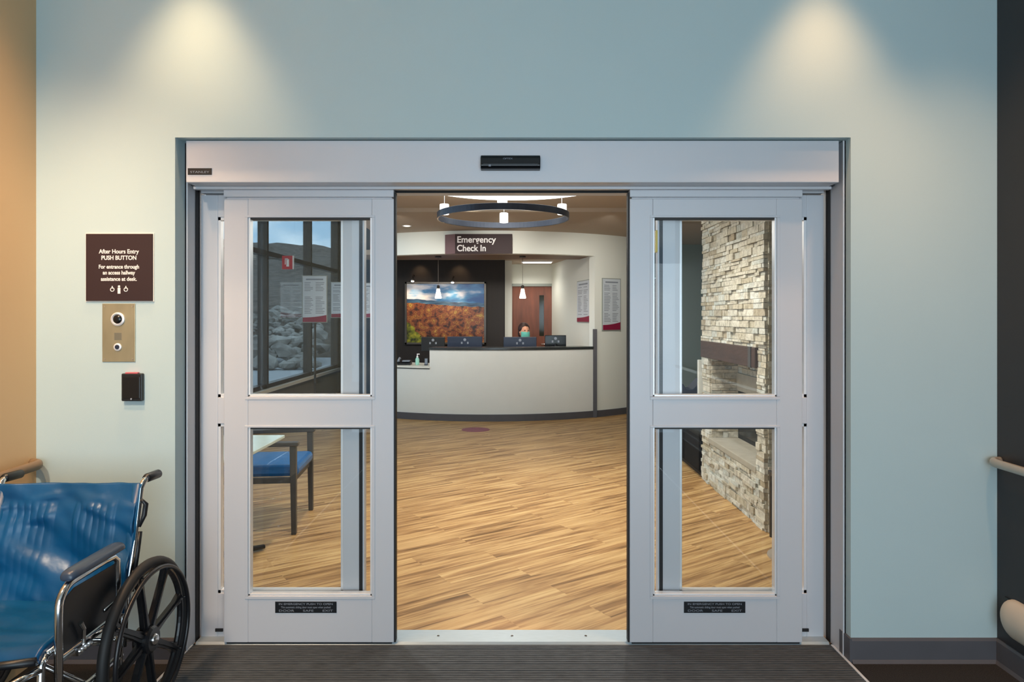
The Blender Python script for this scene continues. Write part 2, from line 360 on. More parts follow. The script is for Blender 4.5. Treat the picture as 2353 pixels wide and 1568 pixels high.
def landscape_mat(w, h):
    m = bpy.data.materials.new('printed autumn landscape'); m.use_nodes = True; nt = m.node_tree; b = nt.nodes['Principled BSDF']
    N = nt.nodes.new; L = nt.links.new
    tc = N('ShaderNodeTexCoord'); sp = N('ShaderNodeSeparateXYZ'); L(tc.outputs['Object'], sp.inputs['Vector'])
    def noise_(scale, sx, sz, det=5):
        mp = N('ShaderNodeMapping'); mp.inputs['Scale'].default_value = (sx, 1, sz); L(tc.outputs['Object'], mp.inputs['Vector'])
        n = N('ShaderNodeTexNoise'); n.inputs['Scale'].default_value = scale; n.inputs['Detail'].default_value = det; L(mp.outputs['Vector'], n.inputs['Vector']); return n.outputs['Fac']
    def ramp(src, stops):
        r = N('ShaderNodeValToRGB'); e = r.color_ramp.elements
        e[0].position = stops[0][0]; e[0].color = srgb(*stops[0][1]) + (1,); e[1].position = stops[-1][0]; e[1].color = srgb(*stops[-1][1]) + (1,)
        for p, c_ in stops[1:-1]: q = e.new(p); q.color = srgb(*c_) + (1,)
        L(src, r.inputs['Fac']); return r.outputs['Color']
    def math_(op, a, b_):
        n = N('ShaderNodeMath'); n.operation = op
        for k, v in ((0, a), (1, b_)):
            if isinstance(v, (int, float)): n.inputs[k].default_value = v
            else: L(v, n.inputs[k])
        return n.outputs[0]
    def mixc(f, a, b_):
        n = N('ShaderNodeMix'); n.data_type = 'RGBA'; L(f, n.inputs['Factor']); L(a, n.inputs['A']); L(b_, n.inputs['B']); return n.outputs['Result']
    u = math_('DIVIDE', sp.outputs['X'], w); v = math_('DIVIDE', sp.outputs['Z'], h)     # -.5 .. .5
    sky = ramp(math_('SUBTRACT', noise_(2.2, 1, 3.2), math_('MULTIPLY', u, .28)), [(.34, (24, 84, 150)), (.48, (60, 128, 186)), (.58, (168, 186, 214)), (.72, (236, 236, 240))])
    land = ramp(noise_(9, 1, 1.2, 9), [(.30, (30, 20, 14)), (.40, (74, 36, 24)), (.46, (140, 78, 38)), (.50, (100, 42, 32)), (.55, (168, 112, 50)), (.60, (110, 58, 32)), (.68, (186, 146, 66)), (.78, (90, 92, 34))])
    green = ramp(noise_(14, 1, 1, 3), [(.3, (34, 40, 14)), (.5, (112, 120, 24)), (.7, (170, 164, 44))])
    lo_left = math_('GREATER_THAN', math_('SUBTRACT', math_('MULTIPLY', u, -1.5), math_('ADD', v, math_('MULTIPLY', noise_(3, 1, 1), .5))), .62)
    land = mixc(lo_left, land, green)
    ridge = ramp(noise_(4, 1, 6, 3), [(.35, (24, 48, 84)), (.6, (60, 104, 140)), (.75, (120, 160, 176))])
    hor = math_('ADD', math_('MULTIPLY', u, -.10), math_('MULTIPLY', noise_(2.5, 1, .1, 2), .12))
    land_top = math_('LESS_THAN', v, math_('ADD', hor, .07))
    ridge_top = math_('LESS_THAN', v, math_('ADD', hor, .13))
    col = mixc(land_top, mixc(ridge_top, sky, ridge), land)
    L(col, b.inputs['Base Color']); b.inputs['Roughness'].default_value = .3
    b.inputs['Emission Strength'].default_value = 0
    return m

# ------------------------------------------------------------------ setting: vestibule
WY = 3.023; WB = 3.30; XL = -2.107; XR = 2.148; VC = 3.40; OX0, OX1, OZ = -1.492, 1.500, 2.322
LC = 2.826   # lobby ceiling
o = MB().box(XL - .15, XR + .15, -2.6, 3.19, -.1, 0).build('floor', M['carpet']); struct(o, 'black speckled carpet floor of the entrance vestibule', 'floor')
o = MB().box(XL, XR, -2.6, WY, VC, VC + .1).build('ceiling', M['ceil_v']); struct(o, 'white vestibule ceiling above the wall lights', 'ceiling')
w = MB()
w.box(XL - .15, OX0, WY, WB, 0, VC + .1); w.box(OX1, XR + .15, WY, WB, 0, VC + .1); w.box(OX0, OX1, WY, WB, OZ, VC + .1)
o = w.build('wall_front', M['paint']); struct(o, 'pale blue grey vestibule wall around the sliding entrance', 'wall')
o = MB().box(XL - .15, XL, -2.6, WY, 0, VC).build('wall_left', M['paint_left']); struct(o, 'warm lit side wall at the left edge', 'wall')
o = MB().box(XR, XR + .15, -2.6, WY, 0, VC).build('wall_right', M['paint_dark']); struct(o, 'near black side wall at the right edge', 'wall')
def base_profile(mb, a0, a1, axis, at, sgn):
    # coved rubber base: profile across the wall
    pr = [(0, 0), (.022, 0), (.018, .006), (.012, .014), (.012, .096), (.006, .106), (0, .106)]
    mb.prism_axis([(at + sgn * p, z) for p, z in pr], a0, a1, axis)
b = MB(); base_profile(b, OX1, XR, 'x', WY, -1); b.box(OX1 - .010, OX1, WY - .012, WY + .085, 0, .106)
o = b.build('baseboard_front', M['rubber']); struct(o, 'dark grey rubber baseboard right of the entrance', 'baseboard')
b = MB(); base_profile(b, XL, OX0, 'x', WY, -1); b.box(OX0, OX0 + .008, WY - .012, WY + .085, 0, .106)
o = b.build('baseboard_left', M['rubber']); struct(o, 'dark rubber baseboard behind the wheelchair', 'baseboard')
b = MB(); base_profile(b, -2.6, WY, 'y', XR, -1)
o = b.build('baseboard_right', M['rubber']); struct(o, 'dark grey rubber baseboard along the black wall', 'baseboard')
# entrance matting
t = thing('entrance_mat', 'ribbed grey walk-off mat in front of the sliding doors', 'mat', (0, 1.2, 0))
mb = MB(); y = -2.4
while y < 1.965:
    mb.box(-1.478, 1.478, y, y + .0145, .0003, .0028 + .0012 * random.random()); y += .019
mb.build('ribbed_matting', M['matting'], t)
for x in (-1.485, 1.485):
    MB().box(x - .006, x + .006, -2.4, 1.97, 0, .006).build('edge_strip', M['alu_edge'], t, bevel=.002)

# sliding door frame (header, jambs, threshold, fixed sidelights)
t = thing('door_1', 'silver aluminium sliding entrance frame with header and side panels', 'door frame', (0, 3.2, 0), kind='structure')
OFF = Vector((0, 3.2, 0))
def local(o):  # move geometry authored in world coordinates under its root
    o.location = -Vector(o.parent.location) if o.parent.rotation_euler.z == 0 else o.location
    return o
def part(mb, name, m, root, **k): return local(mb.build(name, m, root, **k))
h = MB().box(-1.462, 1.466, 3.060, 3.165, 2.130, 2.318)
hd = part(h, 'header_cover', M['alu'], t, bevel=.003)
h = MB().box(OX0 + .012, OX1 - .012, 3.150, 3.30, 2.132, 2.321); part(h, 'header_beam', M['shadow_gap'], t)  # dark colour fills the gap round the header with painted shade
h = MB().box(-1.470, 1.474, 3.150, 3.182, 2.117, 2.129); part(h, 'track_lip', M['alu'], t)
h = MB().box(-1.470, 1.474, 3.225, 3.30, 2.112, 2.134); part(h, 'transom_bar', M['alu'], t, bevel=.002)
h = MB().box(-.69, .69, 3.222, 3.2245, 2.112, 2.132); part(h, 'header_brush', M['alu_dark'], t)
for sg, x, ya in ((1, OX0, 3.112), (-1, OX1, 3.066)):
    j = MB().box(x, x + sg * .008, ya, 3.30, 0, 2.32); j.box(x, x + sg * .013, ya, ya + .008, 0, 2.32)
    part(j, 'jamb', M['alu'], t, bevel=.0015)
    j = MB().box(x + sg * .008, x + sg * .012, 3.198, 3.236, 0, 2.13); part(j, 'jamb_gasket', M['alu_dark'], t)
h = MB().prism_axis([(3.176, 0), (3.186, .010), (3.30, .013), (3.315, 0)], -1.474, 1.478, 'x')
th = part(h, 'threshold', M['alu_sill'], t)
h = MB()
for x in (-.35, 0, .35): h.lathe([(.006, 0), (.006, .0012)], (x, 3.24, .0125), seg=12)
part(h, 'threshold_screw', M['chrome'], t)
lb = MB().box(*[PX(432, 3.06), PX(487, 3.06)], 3.0575, 3.0602, PZ(402, 3.06), PZ(387, 3.06)); l = part(lb, 'maker_label', M['black'], t)
text('label_lettering', 'STANLEY', M['print_grey'], t, (PX(459.5, 3.06), 3.0570 - 3.2, PZ(396, 3.06)), .014, width=.085)
# sidelights
SY0, SY1 = 3.236, 3.281
def sidelight(x0, x1, g0, g1, inner, nm):
    "x0..x1 outer, g0..g1 glass; inner = the free edge side"
    s = MB()
    s.box(x0, g0, SY0, SY1, .002, 2.105); s.box(g1, x1, SY0, SY1, .002, 2.105)
    s.box(g0, g1, SY0, SY1, 2.0, 2.105); s.box(g0, g1, SY0, SY1, 1.02, 1.145); s.box(g0, g1, SY0, SY1, .002, .215)
    fr = part(s, 'sidelight_frame', M['alu'], t, bevel=.002)
    for z0, z1 in ((1.145, 2.0), (.215, 1.02)):
        b = MB()   # glazing bead
        for xa, xb in ((g0, g0 + .012), (g1 - .012, g1)): b.box(xa, xb, SY0 + .006, SY1 - .006, z0, z1)
        b.box(g0, g1, SY0 + .006, SY1 - .006, z0, z0 + .014); b.box(g0, g1, SY0 + .006, SY1 - .006, z1 - .014, z1)
        part(b, 'glazing_bead', M['alu_edge'], t)
        part(MB().box(g0, g1, 3.256, 3.262, z0, z1), 'glass_pane', M['glass'], t)
    e = inner
    part(MB().box(e - .008, e + .008, SY0 - .004, SY0 + .0005, .01, 2.10), 'edge_gasket', M['alu_dark'], t)
    xs = (x0 + g0) / 2 if inner > 0 else (x1 + g1) / 2
sidelight(-1.474, -.700, -1.395, -.801, -.716, 'l')
sidelight(.690, 1.478, .795, 1.398, .706, 'r')
for x in (PX(503, 3.23), PX(1850, 3.23)):
    part(MB().box(x - .018, x + .018, SY0 - .006, SY0, .036, .050), 'bottom_guide', M['alu_dark'], t)
for x in (PX(508, 3.23), PX(1507, 3.23)): pass
part(MB().box(.683, .690, 3.238, 3.275, PZ(580, 3.25), PZ(530, 3.25)), 'yellow_sticker', M['yellow'], t)

# sliding leaves
LY0, LY1 = 3.172, 3.216
def leaf(name, x0, x1, g0, g1, nose, label, lx):
    r = thing(name, label, 'sliding door', ((x0 + x1) / 2, 3.19, 0.013), kind='structure')
    s = MB(); zb, zt = .013, 2.076
    s.box(x0, g0, LY0, LY1, zb, zt); s.box(g1, x1, LY0, LY1, zb, zt)
    for z0, z1 in ((1.989, zt), (1.012, 1.156), (zb, .229)): s.box(g0, g1, LY0 + .0006, LY1, z0, z1)
    part(s, 'leaf_frame', M['alu'], r, bevel=.0025)
    c = MB().box(x0, x1, LY0 - .004, LY1, 2.084, 2.117); c.box(x0 + .01, x1 - .01, LY0 + .008, LY1 - .01, 2.076, 2.084)
    part(c, 'hanger_rail', M['alu'], r, bevel=.002)
    for z0, z1 in ((1.156, 1.989), (.229, 1.012)):
        b = MB(); w_ = .009
        for xa, xb in ((g0, g0 + w_), (g1 - w_, g1)): b.box(xa, xb, LY0 + .004, LY1 - .004, z0, z1)
        b.box(g0, g1, LY0 + .004, LY1 - .004, z0, z0 + w_)
        part(b, 'glazing_bead', M['alu_edge'], r, bevel=.0015)
        d = MB().box(g0 + w_, g1 - w_, LY0 + .006, LY1 - .004, z1 - .008, z1); part(d, 'top_gasket', M['shadow_gap'], r)
        e = MB().box(g0 - .014, g1 + .014, LY0 - .003, LY0 + .001, z0 - .014, z0 - .0005)
        e.box(g0 - .014, g1 + .014, LY0 - .003, LY0 + .001, z1, z1 + .010)
        e.box(g0 - .014, g0, LY0 - .003, LY0 + .001, z0, z1); e.box(g1, g1 + .014, LY0 - .003, LY0 + .001, z0, z1)
        part(e, 'glazing_trim', M['alu'], r, bevel=.0012)
        part(MB().box(g0, g1, 3.191, 3.197, z0, z1), 'glass_pane', M['glass'], r)
    nx = x1 if nose == 'r' else x0
    sg = 1 if nose == 'r' else -1
    part(MB().box(nx, nx + sg * .008, LY0 + .003, LY1 - .003, zb, zt + .03), 'nose_weatherstrip', M['alu_dark'], r)
    part(MB().box(x0 + .01, x1 - .01, LY0 + .006, LY1 - .008, .004, .013), 'bottom_brush', M['alu_dark'], r)
    lw, lh = .285, .052; lz = PZ(1396, LY0)
    pl = MB().box(lx - lw/2, lx + lw/2, LY0 - .0015, LY0, lz - lh/2, lz + lh/2); part(pl, 'warning_label', M['black'], r)
    L0 = Vector(r.location)
    for tx, dz, wd in (('IN EMERGENCY PUSH TO OPEN', .015, .25), ('This automatic sliding door must open when pushed', 0, .23), ('DOOR      SAFE      EXIT', -.016, .25)):
        text('label_lettering', tx, M['print_grey'], r, (lx - L0.x, LY0 - .0022 - L0.y, lz + dz - L0.z), .013, width=wd)
    return r
leaf('door_2', -1.339, -.549, -1.227, -.651, 'r', 'left sliding glass door leaf with blue chair visible through it', PX(703, LY0))
leaf('door_3', .547, 1.349, .655, 1.231, 'l', 'right sliding glass door leaf with stone fireplace visible through it', PX(1642, LY0))

# ------------------------------------------------------------------ vestibule wall things
def put_on_wall(name, label, cat, px0, px1, py0, py1, Y):
    x0, z1 = P(px0, py0, Y); x1, z0 = P(px1, py1, Y)
    return thing(name, label, cat, ((x0 + x1) / 2, Y, z0)), (x1 - x0) / 2, z1 - z0
t, hw, hh = put_on_wall('wall_sign', 'square maroon after hours entry sign with white lettering', 'sign', 198, 355, 536, 694, WY)
MB().box(-hw, hw, -.004, 0, 0, hh).build('backing_plate', M['sign_edge'], t, bevel=.001)
MB().box(-hw + .004, hw - .004, -.009, -.0035, .004, hh - .004).build('sign_face', M['maroon'], t, bevel=.001)
S_ = 1.927e-3
for body, py, wpx, sz in (('After Hours Entry', 579, 92, .026), ('PUSH BUTTON', 593.5, 80, .026), ('For entrance through', 614, 92, .024), ('an access hallway', 627.5, 74, .024), ('assistance at desk.', 642, 82, .024)):
    text('sign_lettering', body, M['white'], t, ((276 - 276.5) * S_, -.0095, PZ(py, WY) - t.location.z), sz, width=wpx * S_, bold=.0006)
ic = MB()
zc = PZ(667, WY) - t.location.z
ic.box(-.006, .006, -.0105, -.009, zc - .016, zc + .010); ic.lathe([(.005, 0), (.005, .0015)], (0, -.0105, zc + .016), 'y', 14)
for sx in (-1, 1):
    ic.torus((sx * .030, -.0095, zc + .002), .008, .0018, 'y', 20, 6); ic.box(sx*.030 - .002, sx*.030 + .002, -.0105, -.009, zc + .006, zc + .018)
ic.build('pictogram', M['white'], t)
t, hw, hh = put_on_wall('intercom_panel', 'brushed steel intercom plate with round camera under the maroon sign', 'intercom', 236, 312, 698, 832, WY)
MB().box(-hw, hw, -.004, 0, 0, hh).build('face_plate', M['steel'], t, bevel=.0015)
zc = hh - .069
MB().lathe([(.030, .001), (.030, -.006), (.024, -.009), (.021, -.006)], (-.003, -.003, zc), 'y', 32).build('camera_bezel', M['bright_ring'], t, smooth=False)
MB().lathe([(.021, 0), (.018, -.004), (.010, -.007), (.001, -.008)], (-.003, -.008, zc), 'y', 32).build('camera_lens', M['black_gloss'], t, smooth=True)
sp = MB()
for i in range(6):
    for j in range(6): sp.lathe([(.0014, 0), (.0014, .0008)], (-.016 + i*.005, -.0046, .125 + .0 - j*.005), 'y', 8)
sp.build('speaker_holes', M['shadow_gap'], t)
MB().box(-.02, .014, -.0043, -.0038, .096, .129).build('speaker_patch', mat('matt steel patch', srgb(140, 136, 118), .5, .4), t)
MB().lathe([(.017, .001), (.017, -.004), (.012, -.006)], (-.004, -.004, .066), 'y', 28).build('call_button_ring', M['bright_ring'], t)
MB().lathe([(.011, 0), (.009, -.003), (.001, -.0035)], (-.004, -.009, .066), 'y', 28).build('call_button', M['navy_plastic'], t)
for sx in (-1, 1):
    for sz in (.012, hh - .012): MB().lathe([(.0035, 0), (.003, -.0015)], (sx*(hw - .012), -.004, sz), 'y', 12).build('plate_screw', M['chrome'], t)
t, hw, hh = put_on_wall('card_reader', 'small black card reader with red light bar below the intercom', 'card reader', 285, 332, 858, 921, WY)
MB().box(-hw, hw, -.022, 0, 0, hh).build('housing', M['black'], t, bevel=.004)
MB().box(-hw + .008, hw - .008, -.0245, -.021, .012, hh - .014).build('reader_face', M['black_gloss'], t, bevel=.002)
MB().box(-hw + .016, hw - .020, -.020, -.003, hh - .001, hh + .005).build('status_light', mat('red status light', srgb(190, 90, 100), .4, emit=(.9, .1, .15), estr=.05), t, bevel=.001)
MB().lathe([(.004, 0), (.004, .001)], (0, -.0255, .010), 'y', 12).build('indicator', M['print_grey'], t)
# motion sensor
t, hw, hh = put_on_wall('motion_sensor', 'black motion sensor bar centred on the door header', 'sensor', 1105, 1241, 360, 393, 3.06)
s = MB().prism_axis([(0, 0), (-.030, .004), (-.038, .016), (-.036, hh - .012), (-.024, hh), (0, hh)], -hw, hw, 'x'); s.build('housing', M['black_gloss'], t, bevel=.003)
MB().box(-hw + .012, hw - .012, -.040, -.037, .018, .024).build('lens_strip', M['black'], t)
text('sensor_mark', 'OPTEX', M['print_grey'], t, (-.012, -.0385, hh - .018), .010, rot=(PI/2, 0, 0), width=.042)
MB().box(-hw + .036, -hw + .046, -.0405, -.036, .012, .020).build('sensor_eye', M['print_grey'], t)

# handrails
def handrail(name, label, wall_x, sgn, m, y_end, zc, r):
    t = thing(name, label, 'handrail', (wall_x, 1.5, zc))
    xo = sgn * .054
    pts = [(xo, -3.9, 0), (xo, y_end - 1.5 - .06, 0)]
    for k in range(1, 7):
        a = k / 6 * PI / 2; pts.append((xo - sgn * (.045 * (1 - math.cos(a))), y_end - 1.5 - .06 + .05 * math.sin(a), 0))
    pts.append((sgn * .002, y_end - 1.5 - .01, 0))
    MB().tube(pts, r, 18, flat=1.15).build('rail', m, t, smooth=True)
    for y in (2.72, 1.6, .4, -.9):
        bk = MB().tube([(xo, y - 1.5, -.012), (xo, y - 1.5, -.05), (xo - sgn*.015, y - 1.5, -.066), (sgn*.004, y - 1.5, -.07)], .007, 10)
        bk.lathe([(.022, 0), (.022, sgn*.006), (.010, sgn*.010)], (0, y - 1.5, -.07), 'x', 18)
        bk.build('bracket', M['chrome'], t, smooth=True)
handrail('handrail', 'tan handrail on the left wall behind the wheelchair', XL, 1, M['wood_rail'], 3.0, .885, .0185)
handrail('handrail', 'pale handrail on the black right wall above the guard', XR, -1, M['chrome_rail'], 3.01, .893, .0165)
t = thing('wall_guard', 'beige rounded crash guard low on the black wall', 'wall guard', (XR, 1.54, .15))
g = MB(); prof = []
ring_n = 10
def guard_pt(u, v):
    # u along length to rounded end, v round section
    y = -3.9 + u * (5.36 - 0); yend = 1.445
    d = max(0, min(1, (yend - y) / .085)); s = math.sqrt(max(0, 1 - (1 - d) ** 2)) if d < 1 else 1
    a = -PI/2 + v * PI
    return (-.045 * math.cos(a) * s, min(y, yend), .085 + .085 * math.sin(a) * s)
g = MB(); us = [0, .5, .9, .96] + [ (5.345 - .085 + .085 * math.sin(k/8*PI/2)) / 5.36 for k in range(9)]
rows = [[g.bm.verts.new(guard_pt(u, j/14)) for j in range(15)] for u in us]
for A, B in zip(rows, rows[1:]):
    for j in range(14): g.bm.faces.new((A[j], A[j+1], B[j+1], B[j]))
bmesh.ops.remove_doubles(g.bm, verts=g.bm.verts, dist=1e-6); bmesh.ops.recalc_face_normals(g.bm, faces=g.bm.faces)
g.build('guard_cover', M['guard'], t, smooth=True)
MB().box(-.006, 0, -3.9, 1.43, .01, .16).build('mounting_strip', M['black'], t)
# downlight fixtures
for x, lab in ((-1.40, 'recessed wall washer light above the after hours sign'), (1.36, 'recessed wall washer light above the right wall')):
    t = thing('recessed_light', lab, 'ceiling light', (x, 2.77, 3.385), group='vestibule wall washers')
    MB().lathe([(.075, 0), (.075, .015), (.058, .015), (.055, .002)], (0, 0, 0), 'z', 32, cap=False).build('trim_ring', M['white'], t, smooth=True)
    MB().lathe([(.05, .011), (.001, .012)], (0, 0, 0), 'z', 24).build('lamp_lens', M['glow_warm'], t)

# ------------------------------------------------------------------ wheelchair
W = thing('wheelchair', 'blue vinyl wheelchair with black mag wheels parked at left wall', 'wheelchair', (-1.72, 2.587, 0))
def rough_back(u, v):
    x = (u - .5) * .545; z = .415 + v * .465
    y = -.055 + .13 * (v) - .035 * (1 - (2*u-1)**2) * -1 * .9 - .01   # sling sags backwards in the middle
    rel = u * .545
    # two padded bands of vertical ribs
    d = 0
    for c0 in (.135, .385):
        q = (rel - c0) / .088
        if abs(q) < 1.0 and .08 < v < .86:
            edge = min(1, (1 - abs(q)) * 7) * min(1, (.86 - v) * 25) * min(1, max(.25, (v - .45) * 4)) * min(1, (v - .08) * 14)
            d += edge * (.0045 + .0042 * abs(math.sin((rel - c0) / .0135 * PI / 2 + .4)))
    wr = noise.noise(Vector((x * 5 + v * 3, z * 7, 1.3))) * .030 * (1 - .5*abs(v-.5)) + noise.noise(Vector((x * 12 + z * 14, z * 8 - x*6, 4))) * .009
    cr = .010 * math.exp(-((v - .80 - .35*(u-.5)) / .05) ** 2) * math.exp(-((u-.28)/.22)**2) + .010 * math.exp(-((v - .86 + .5*(u-.62)) / .04) ** 2) * math.exp(-((u-.7)/.18)**2)
    wr -= cr
    fold = .012 * math.exp(-((v - .93 + .25*abs(u-.5)) / .03) ** 2) * math.cos(u * 9)
    return (x, y - d + wr - abs(fold) * .6, z - .006 * math.sin(u * PI))
def grid_norm(fn, nu, nv, name, m, parent, thick=.012):
    o = MB().grid(fn, nu, nv).build(name, m, parent, smooth=True, solid=thick); return o
grid_norm(rough_back, 150, 70, 'backrest', M['vinyl'], W)
for x in (-.262, .262):
    MB().tube([(x, -.052 + .02, .42), (x, .078, .875)], .021, 12).build('back_sleeve', M['vinyl'], W, smooth=True)
def seat_fn(u, v):
    x = (u - .5) * .50; y = -.475 + v * .50
    z = .492 - .028 * (1 - (2*u-1)**2) - .02 * v + noise.noise(Vector((x*7, y*7, 2))) * .008 + noise.noise(Vector((x*3 + y*14, y*3, 5))) * .012
    z -= .035 * max(0, 1 - v * 9) ** 2
    return (x, y, z)
grid_norm(seat_fn, 60, 60, 'seat', M['vinyl'], W, .022)
MB().tube([(-.25, -.478, .462), (-.12, -.482, .447), (0, -.484, .443), (.12, -.482, .447), (.25, -.478, .462)], .013, 10).build('seat_front_hem', M['black'], W, smooth=True)
for sx in (-1, 1):
    x = sx * .274
    # back post and push handle
    post = [(x, -.045, .30), (x, -.03, .47), (x, .03, .68), (x, .072, .86), (x + sx*.004, .085, .882), (x + sx*.006, .102, .891), (x + sx*.006, .125, .892)]
    MB().tube(post, .0115, 14).build('back_post', M['chrome'], W, smooth=True)
    MB().tube([(x + sx*.006, .098, .891), (x + sx*.006, .108, .892), (x + sx*.006, .190, .889), (x + sx*.006, .197, .889)], [.014, .0175, .0175, .013], 16).build('hand_grip', M['black'], W, smooth=True)
    MB().tube([(x + sx*.016, .050, .82), (x + sx*.024, .064, .80), (x + sx*.024, .052, .76), (x + sx*.015, .035, .72)], [.006, .010, .010, .005], 8).build('recline_latch', M['black'], W, smooth=True)
    MB().tube([(x + sx*.010, -.01, .49), (x + sx*.012, .03, .64), (x + sx*.012, .045, .70)], .009, 8).build('post_sleeve', M['black'], W, smooth=True)
    # armrest
    ax = sx * .292
    arm = [(ax, -.437, .27), (ax, -.437, .56)]
    for k in range(1, 8):
        a = k/7*PI/2; arm.append((ax, -.437 + .07*(1-math.cos(a)), .60 + .07*math.sin(a)))
    arm += [(ax, -.20, .672), (ax, -.145, .668), (ax, -.122, .65), (ax, -.118, .60), (ax, -.118, .40)]
    MB().tube(arm, .0125, 14).build('arm_tube', M['chrome'], W, smooth=True)
    pad = MB()
    pr = [(-.028, 0), (.028, 0), (.031, .010), (.026, .024), (.012, .031), (-.012, .031), (-.026, .024), (-.031, .010)]
    rings = []
    for k, (yy, sc_, dz) in enumerate([(-.405, .45, -.006), (-.398, .8, -.002), (-.38, .97, 0), (-.35, 1, 0), (-.14, 1, 0), (-.115, .95, 0), (-.100, .7, -.002), (-.096, .35, -.004)]):
        rings.append([pad.bm.verts.new((ax + px_ * sc_, yy, .683 + dz + pz_ * (sc_ ** .5))) for px_, pz_ in pr])
    for A, B in zip(rings, rings[1:]):
        for k in range(8): pad.bm.faces.new((A[k], A[(k+1)%8], B[(k+1)%8], B[k]))
    pad.bm.faces.new(rings[0]); pad.bm.faces.new(rings[-1][::-1]); bmesh.ops.recalc_face_normals(pad.bm, faces=pad.bm.faces)
    pad.build('armrest_pad', M['arm_pad'], W, smooth=True, subsurf=1)
    MB().prism_axis([(-.425, .455), (-.125, .462), (-.128, .640), (-.36, .645), (-.405, .63), (-.425, .59)], ax - .002, ax + .002, 'x').build('side_guard', M['black'], W, bevel=.001)
    # side frame
    fx = sx * .255
    fr = MB()
    fr.tube([(fx, -.44, .465), (fx, -.03, .465)], .0115, 12)
    fr.tube([(fx, -.46, .14), (fx, -.47, .30), (fx, -.462, .44), (fx, -.44, .465)], .0115, 12)
    fr.tube([(fx, -.46, .26), (fx, -.03, .26)], .0115, 12)
    fr.tube([(fx, -.04, .12), (fx, -.04, .50)], .0125, 12)
    fr.tube([(ax, -.437, .30), (fx, -.437, .30)], .009, 8); fr.tube([(ax, -.118, .43), (fx, -.118, .43)], .009, 8)
    fr.tube([(ax, -.20, .50), (ax, .06, .512)], .008, 8)
    fr.tube([(ax, -.43, .44), (ax, -.10, .44)], .0105, 10)
    fr.build('side_frame', M['chrome'], W, smooth=True)
    # brake
    bk = MB().tube([(ax + sx*.012, -.33, .44), (ax + sx*.02, -.34, .50), (ax + sx*.02, -.36, .53)], [.006, .006, .008], 8)
    bk.box(ax, ax + sx*.02, -.37, -.30, .425, .45); bk.tube([(ax + sx*.015, -.31, .437), (ax + sx*.03, -.275, .42)], .006, 8)
    for q in range(4): bk.lathe([(.006, 0), (.006, .006*sx), (.003, .008*sx)], (ax + sx*.02, -.36 + q*.018, .437), 'x', 10)
    bk.build('brake', M['chrome'], W)
    # rear wheel
    wx = sx * .335
    wh = thing('wheel', '', '', (wx, 0, .305)); del wh['label']; del wh['category']; wh.parent = W
    MB().torus((0, 0, 0), .281, .0185, 'x', 72, 12).build('tyre', M['tyre'], wh, smooth=True)
    sp = MB().torus((0, 0, 0), .262, .0125, 'x', 64, 10, flat=1.0)
    sp.lathe([(.045, -.03), (.050, -.022), (.050, .022), (.042, .03)], (0, 0, 0), 'x', 28)
    for k in range(8):
        a = k * PI / 4 + .22; ca, sa = math.cos(a), math.sin(a)
        # tapered moulded spoke with a raised central rib
        pts = [(.035, .021), (.12, .014), (.21, .013), (.262, .024)]
        for th_, sc_ in ((.009, 1.0), (.015, .35)):
            lo, hi = [], []
            for r_, hw_ in pts: lo.append((r_, -hw_*sc_)); hi.append((r_, hw_*sc_))
            poly = lo + hi[::-1]
            sp.prism_axis([(r_*ca - w_*sa, r_*sa + w_*ca) for r_, w_ in poly], -th_, th_, 'x')
    sp.build('spoked_rim', M['mag'], wh)
    MB().lathe([(.020, sx*.02), (.022, sx*.036), (.012, sx*.042)], (0, 0, 0), 'x', 20).build('hub_cap', M['chrome'], wh, smooth=True)
    hr = MB().torus((sx*.034, 0, 0), .262, .0085, 'x', 72, 10)
    for k in range(8):
        a = k*PI/4 + .22; hr.tube([(sx*.034, .262*math.cos(a), .262*math.sin(a)), (sx*.004, .258*math.cos(a), .258*math.sin(a))], .004, 6)
    hr.build('hand_rim', M['mag'], wh, smooth=True)
    # caster
    MB().torus((fx, -.41, .097), .075, .017, 'x', 40, 10).lathe([(.074, -.012), (.074, .012)], (fx, -.41, .097), 'x', 30).build('caster_wheel', M['tyre'], W, smooth=True)
    ck = MB().box(fx - .03, fx + .03, -.465, -.43, .18, .20)
    for q in (-1, 1): ck.box(fx + q*.026 - .003, fx + q*.026 + .003, -.455, -.395, .08, .19)
    ck.build('caster_fork', M['mag'], W, bevel=.002)
    # footrest
    gx = sx * .215
    MB().tube([(fx, -.465, .43), (gx, -.53, .42), (gx, -.56, .36), (gx, -.66, .13)], .0115, 12).build('footrest_hanger', M['chrome'], W, smooth=True)
    MB().box(gx - sx*.17, gx, -.75, -.60, .105, .118).build('footplate', M['black'], W, bevel=.006)
xb = MB().tube([(-.25, -.2, .25), (.25, -.2, .465)], .010, 10); xb.tube([(.25, -.22, .25), (-.25, -.22, .465)], .010, 10); xb.tube([(-.31, 0, .305), (.31, 0, .305)], .008, 10)
xb.build('cross_brace', M['chrome'], W, smooth=True)

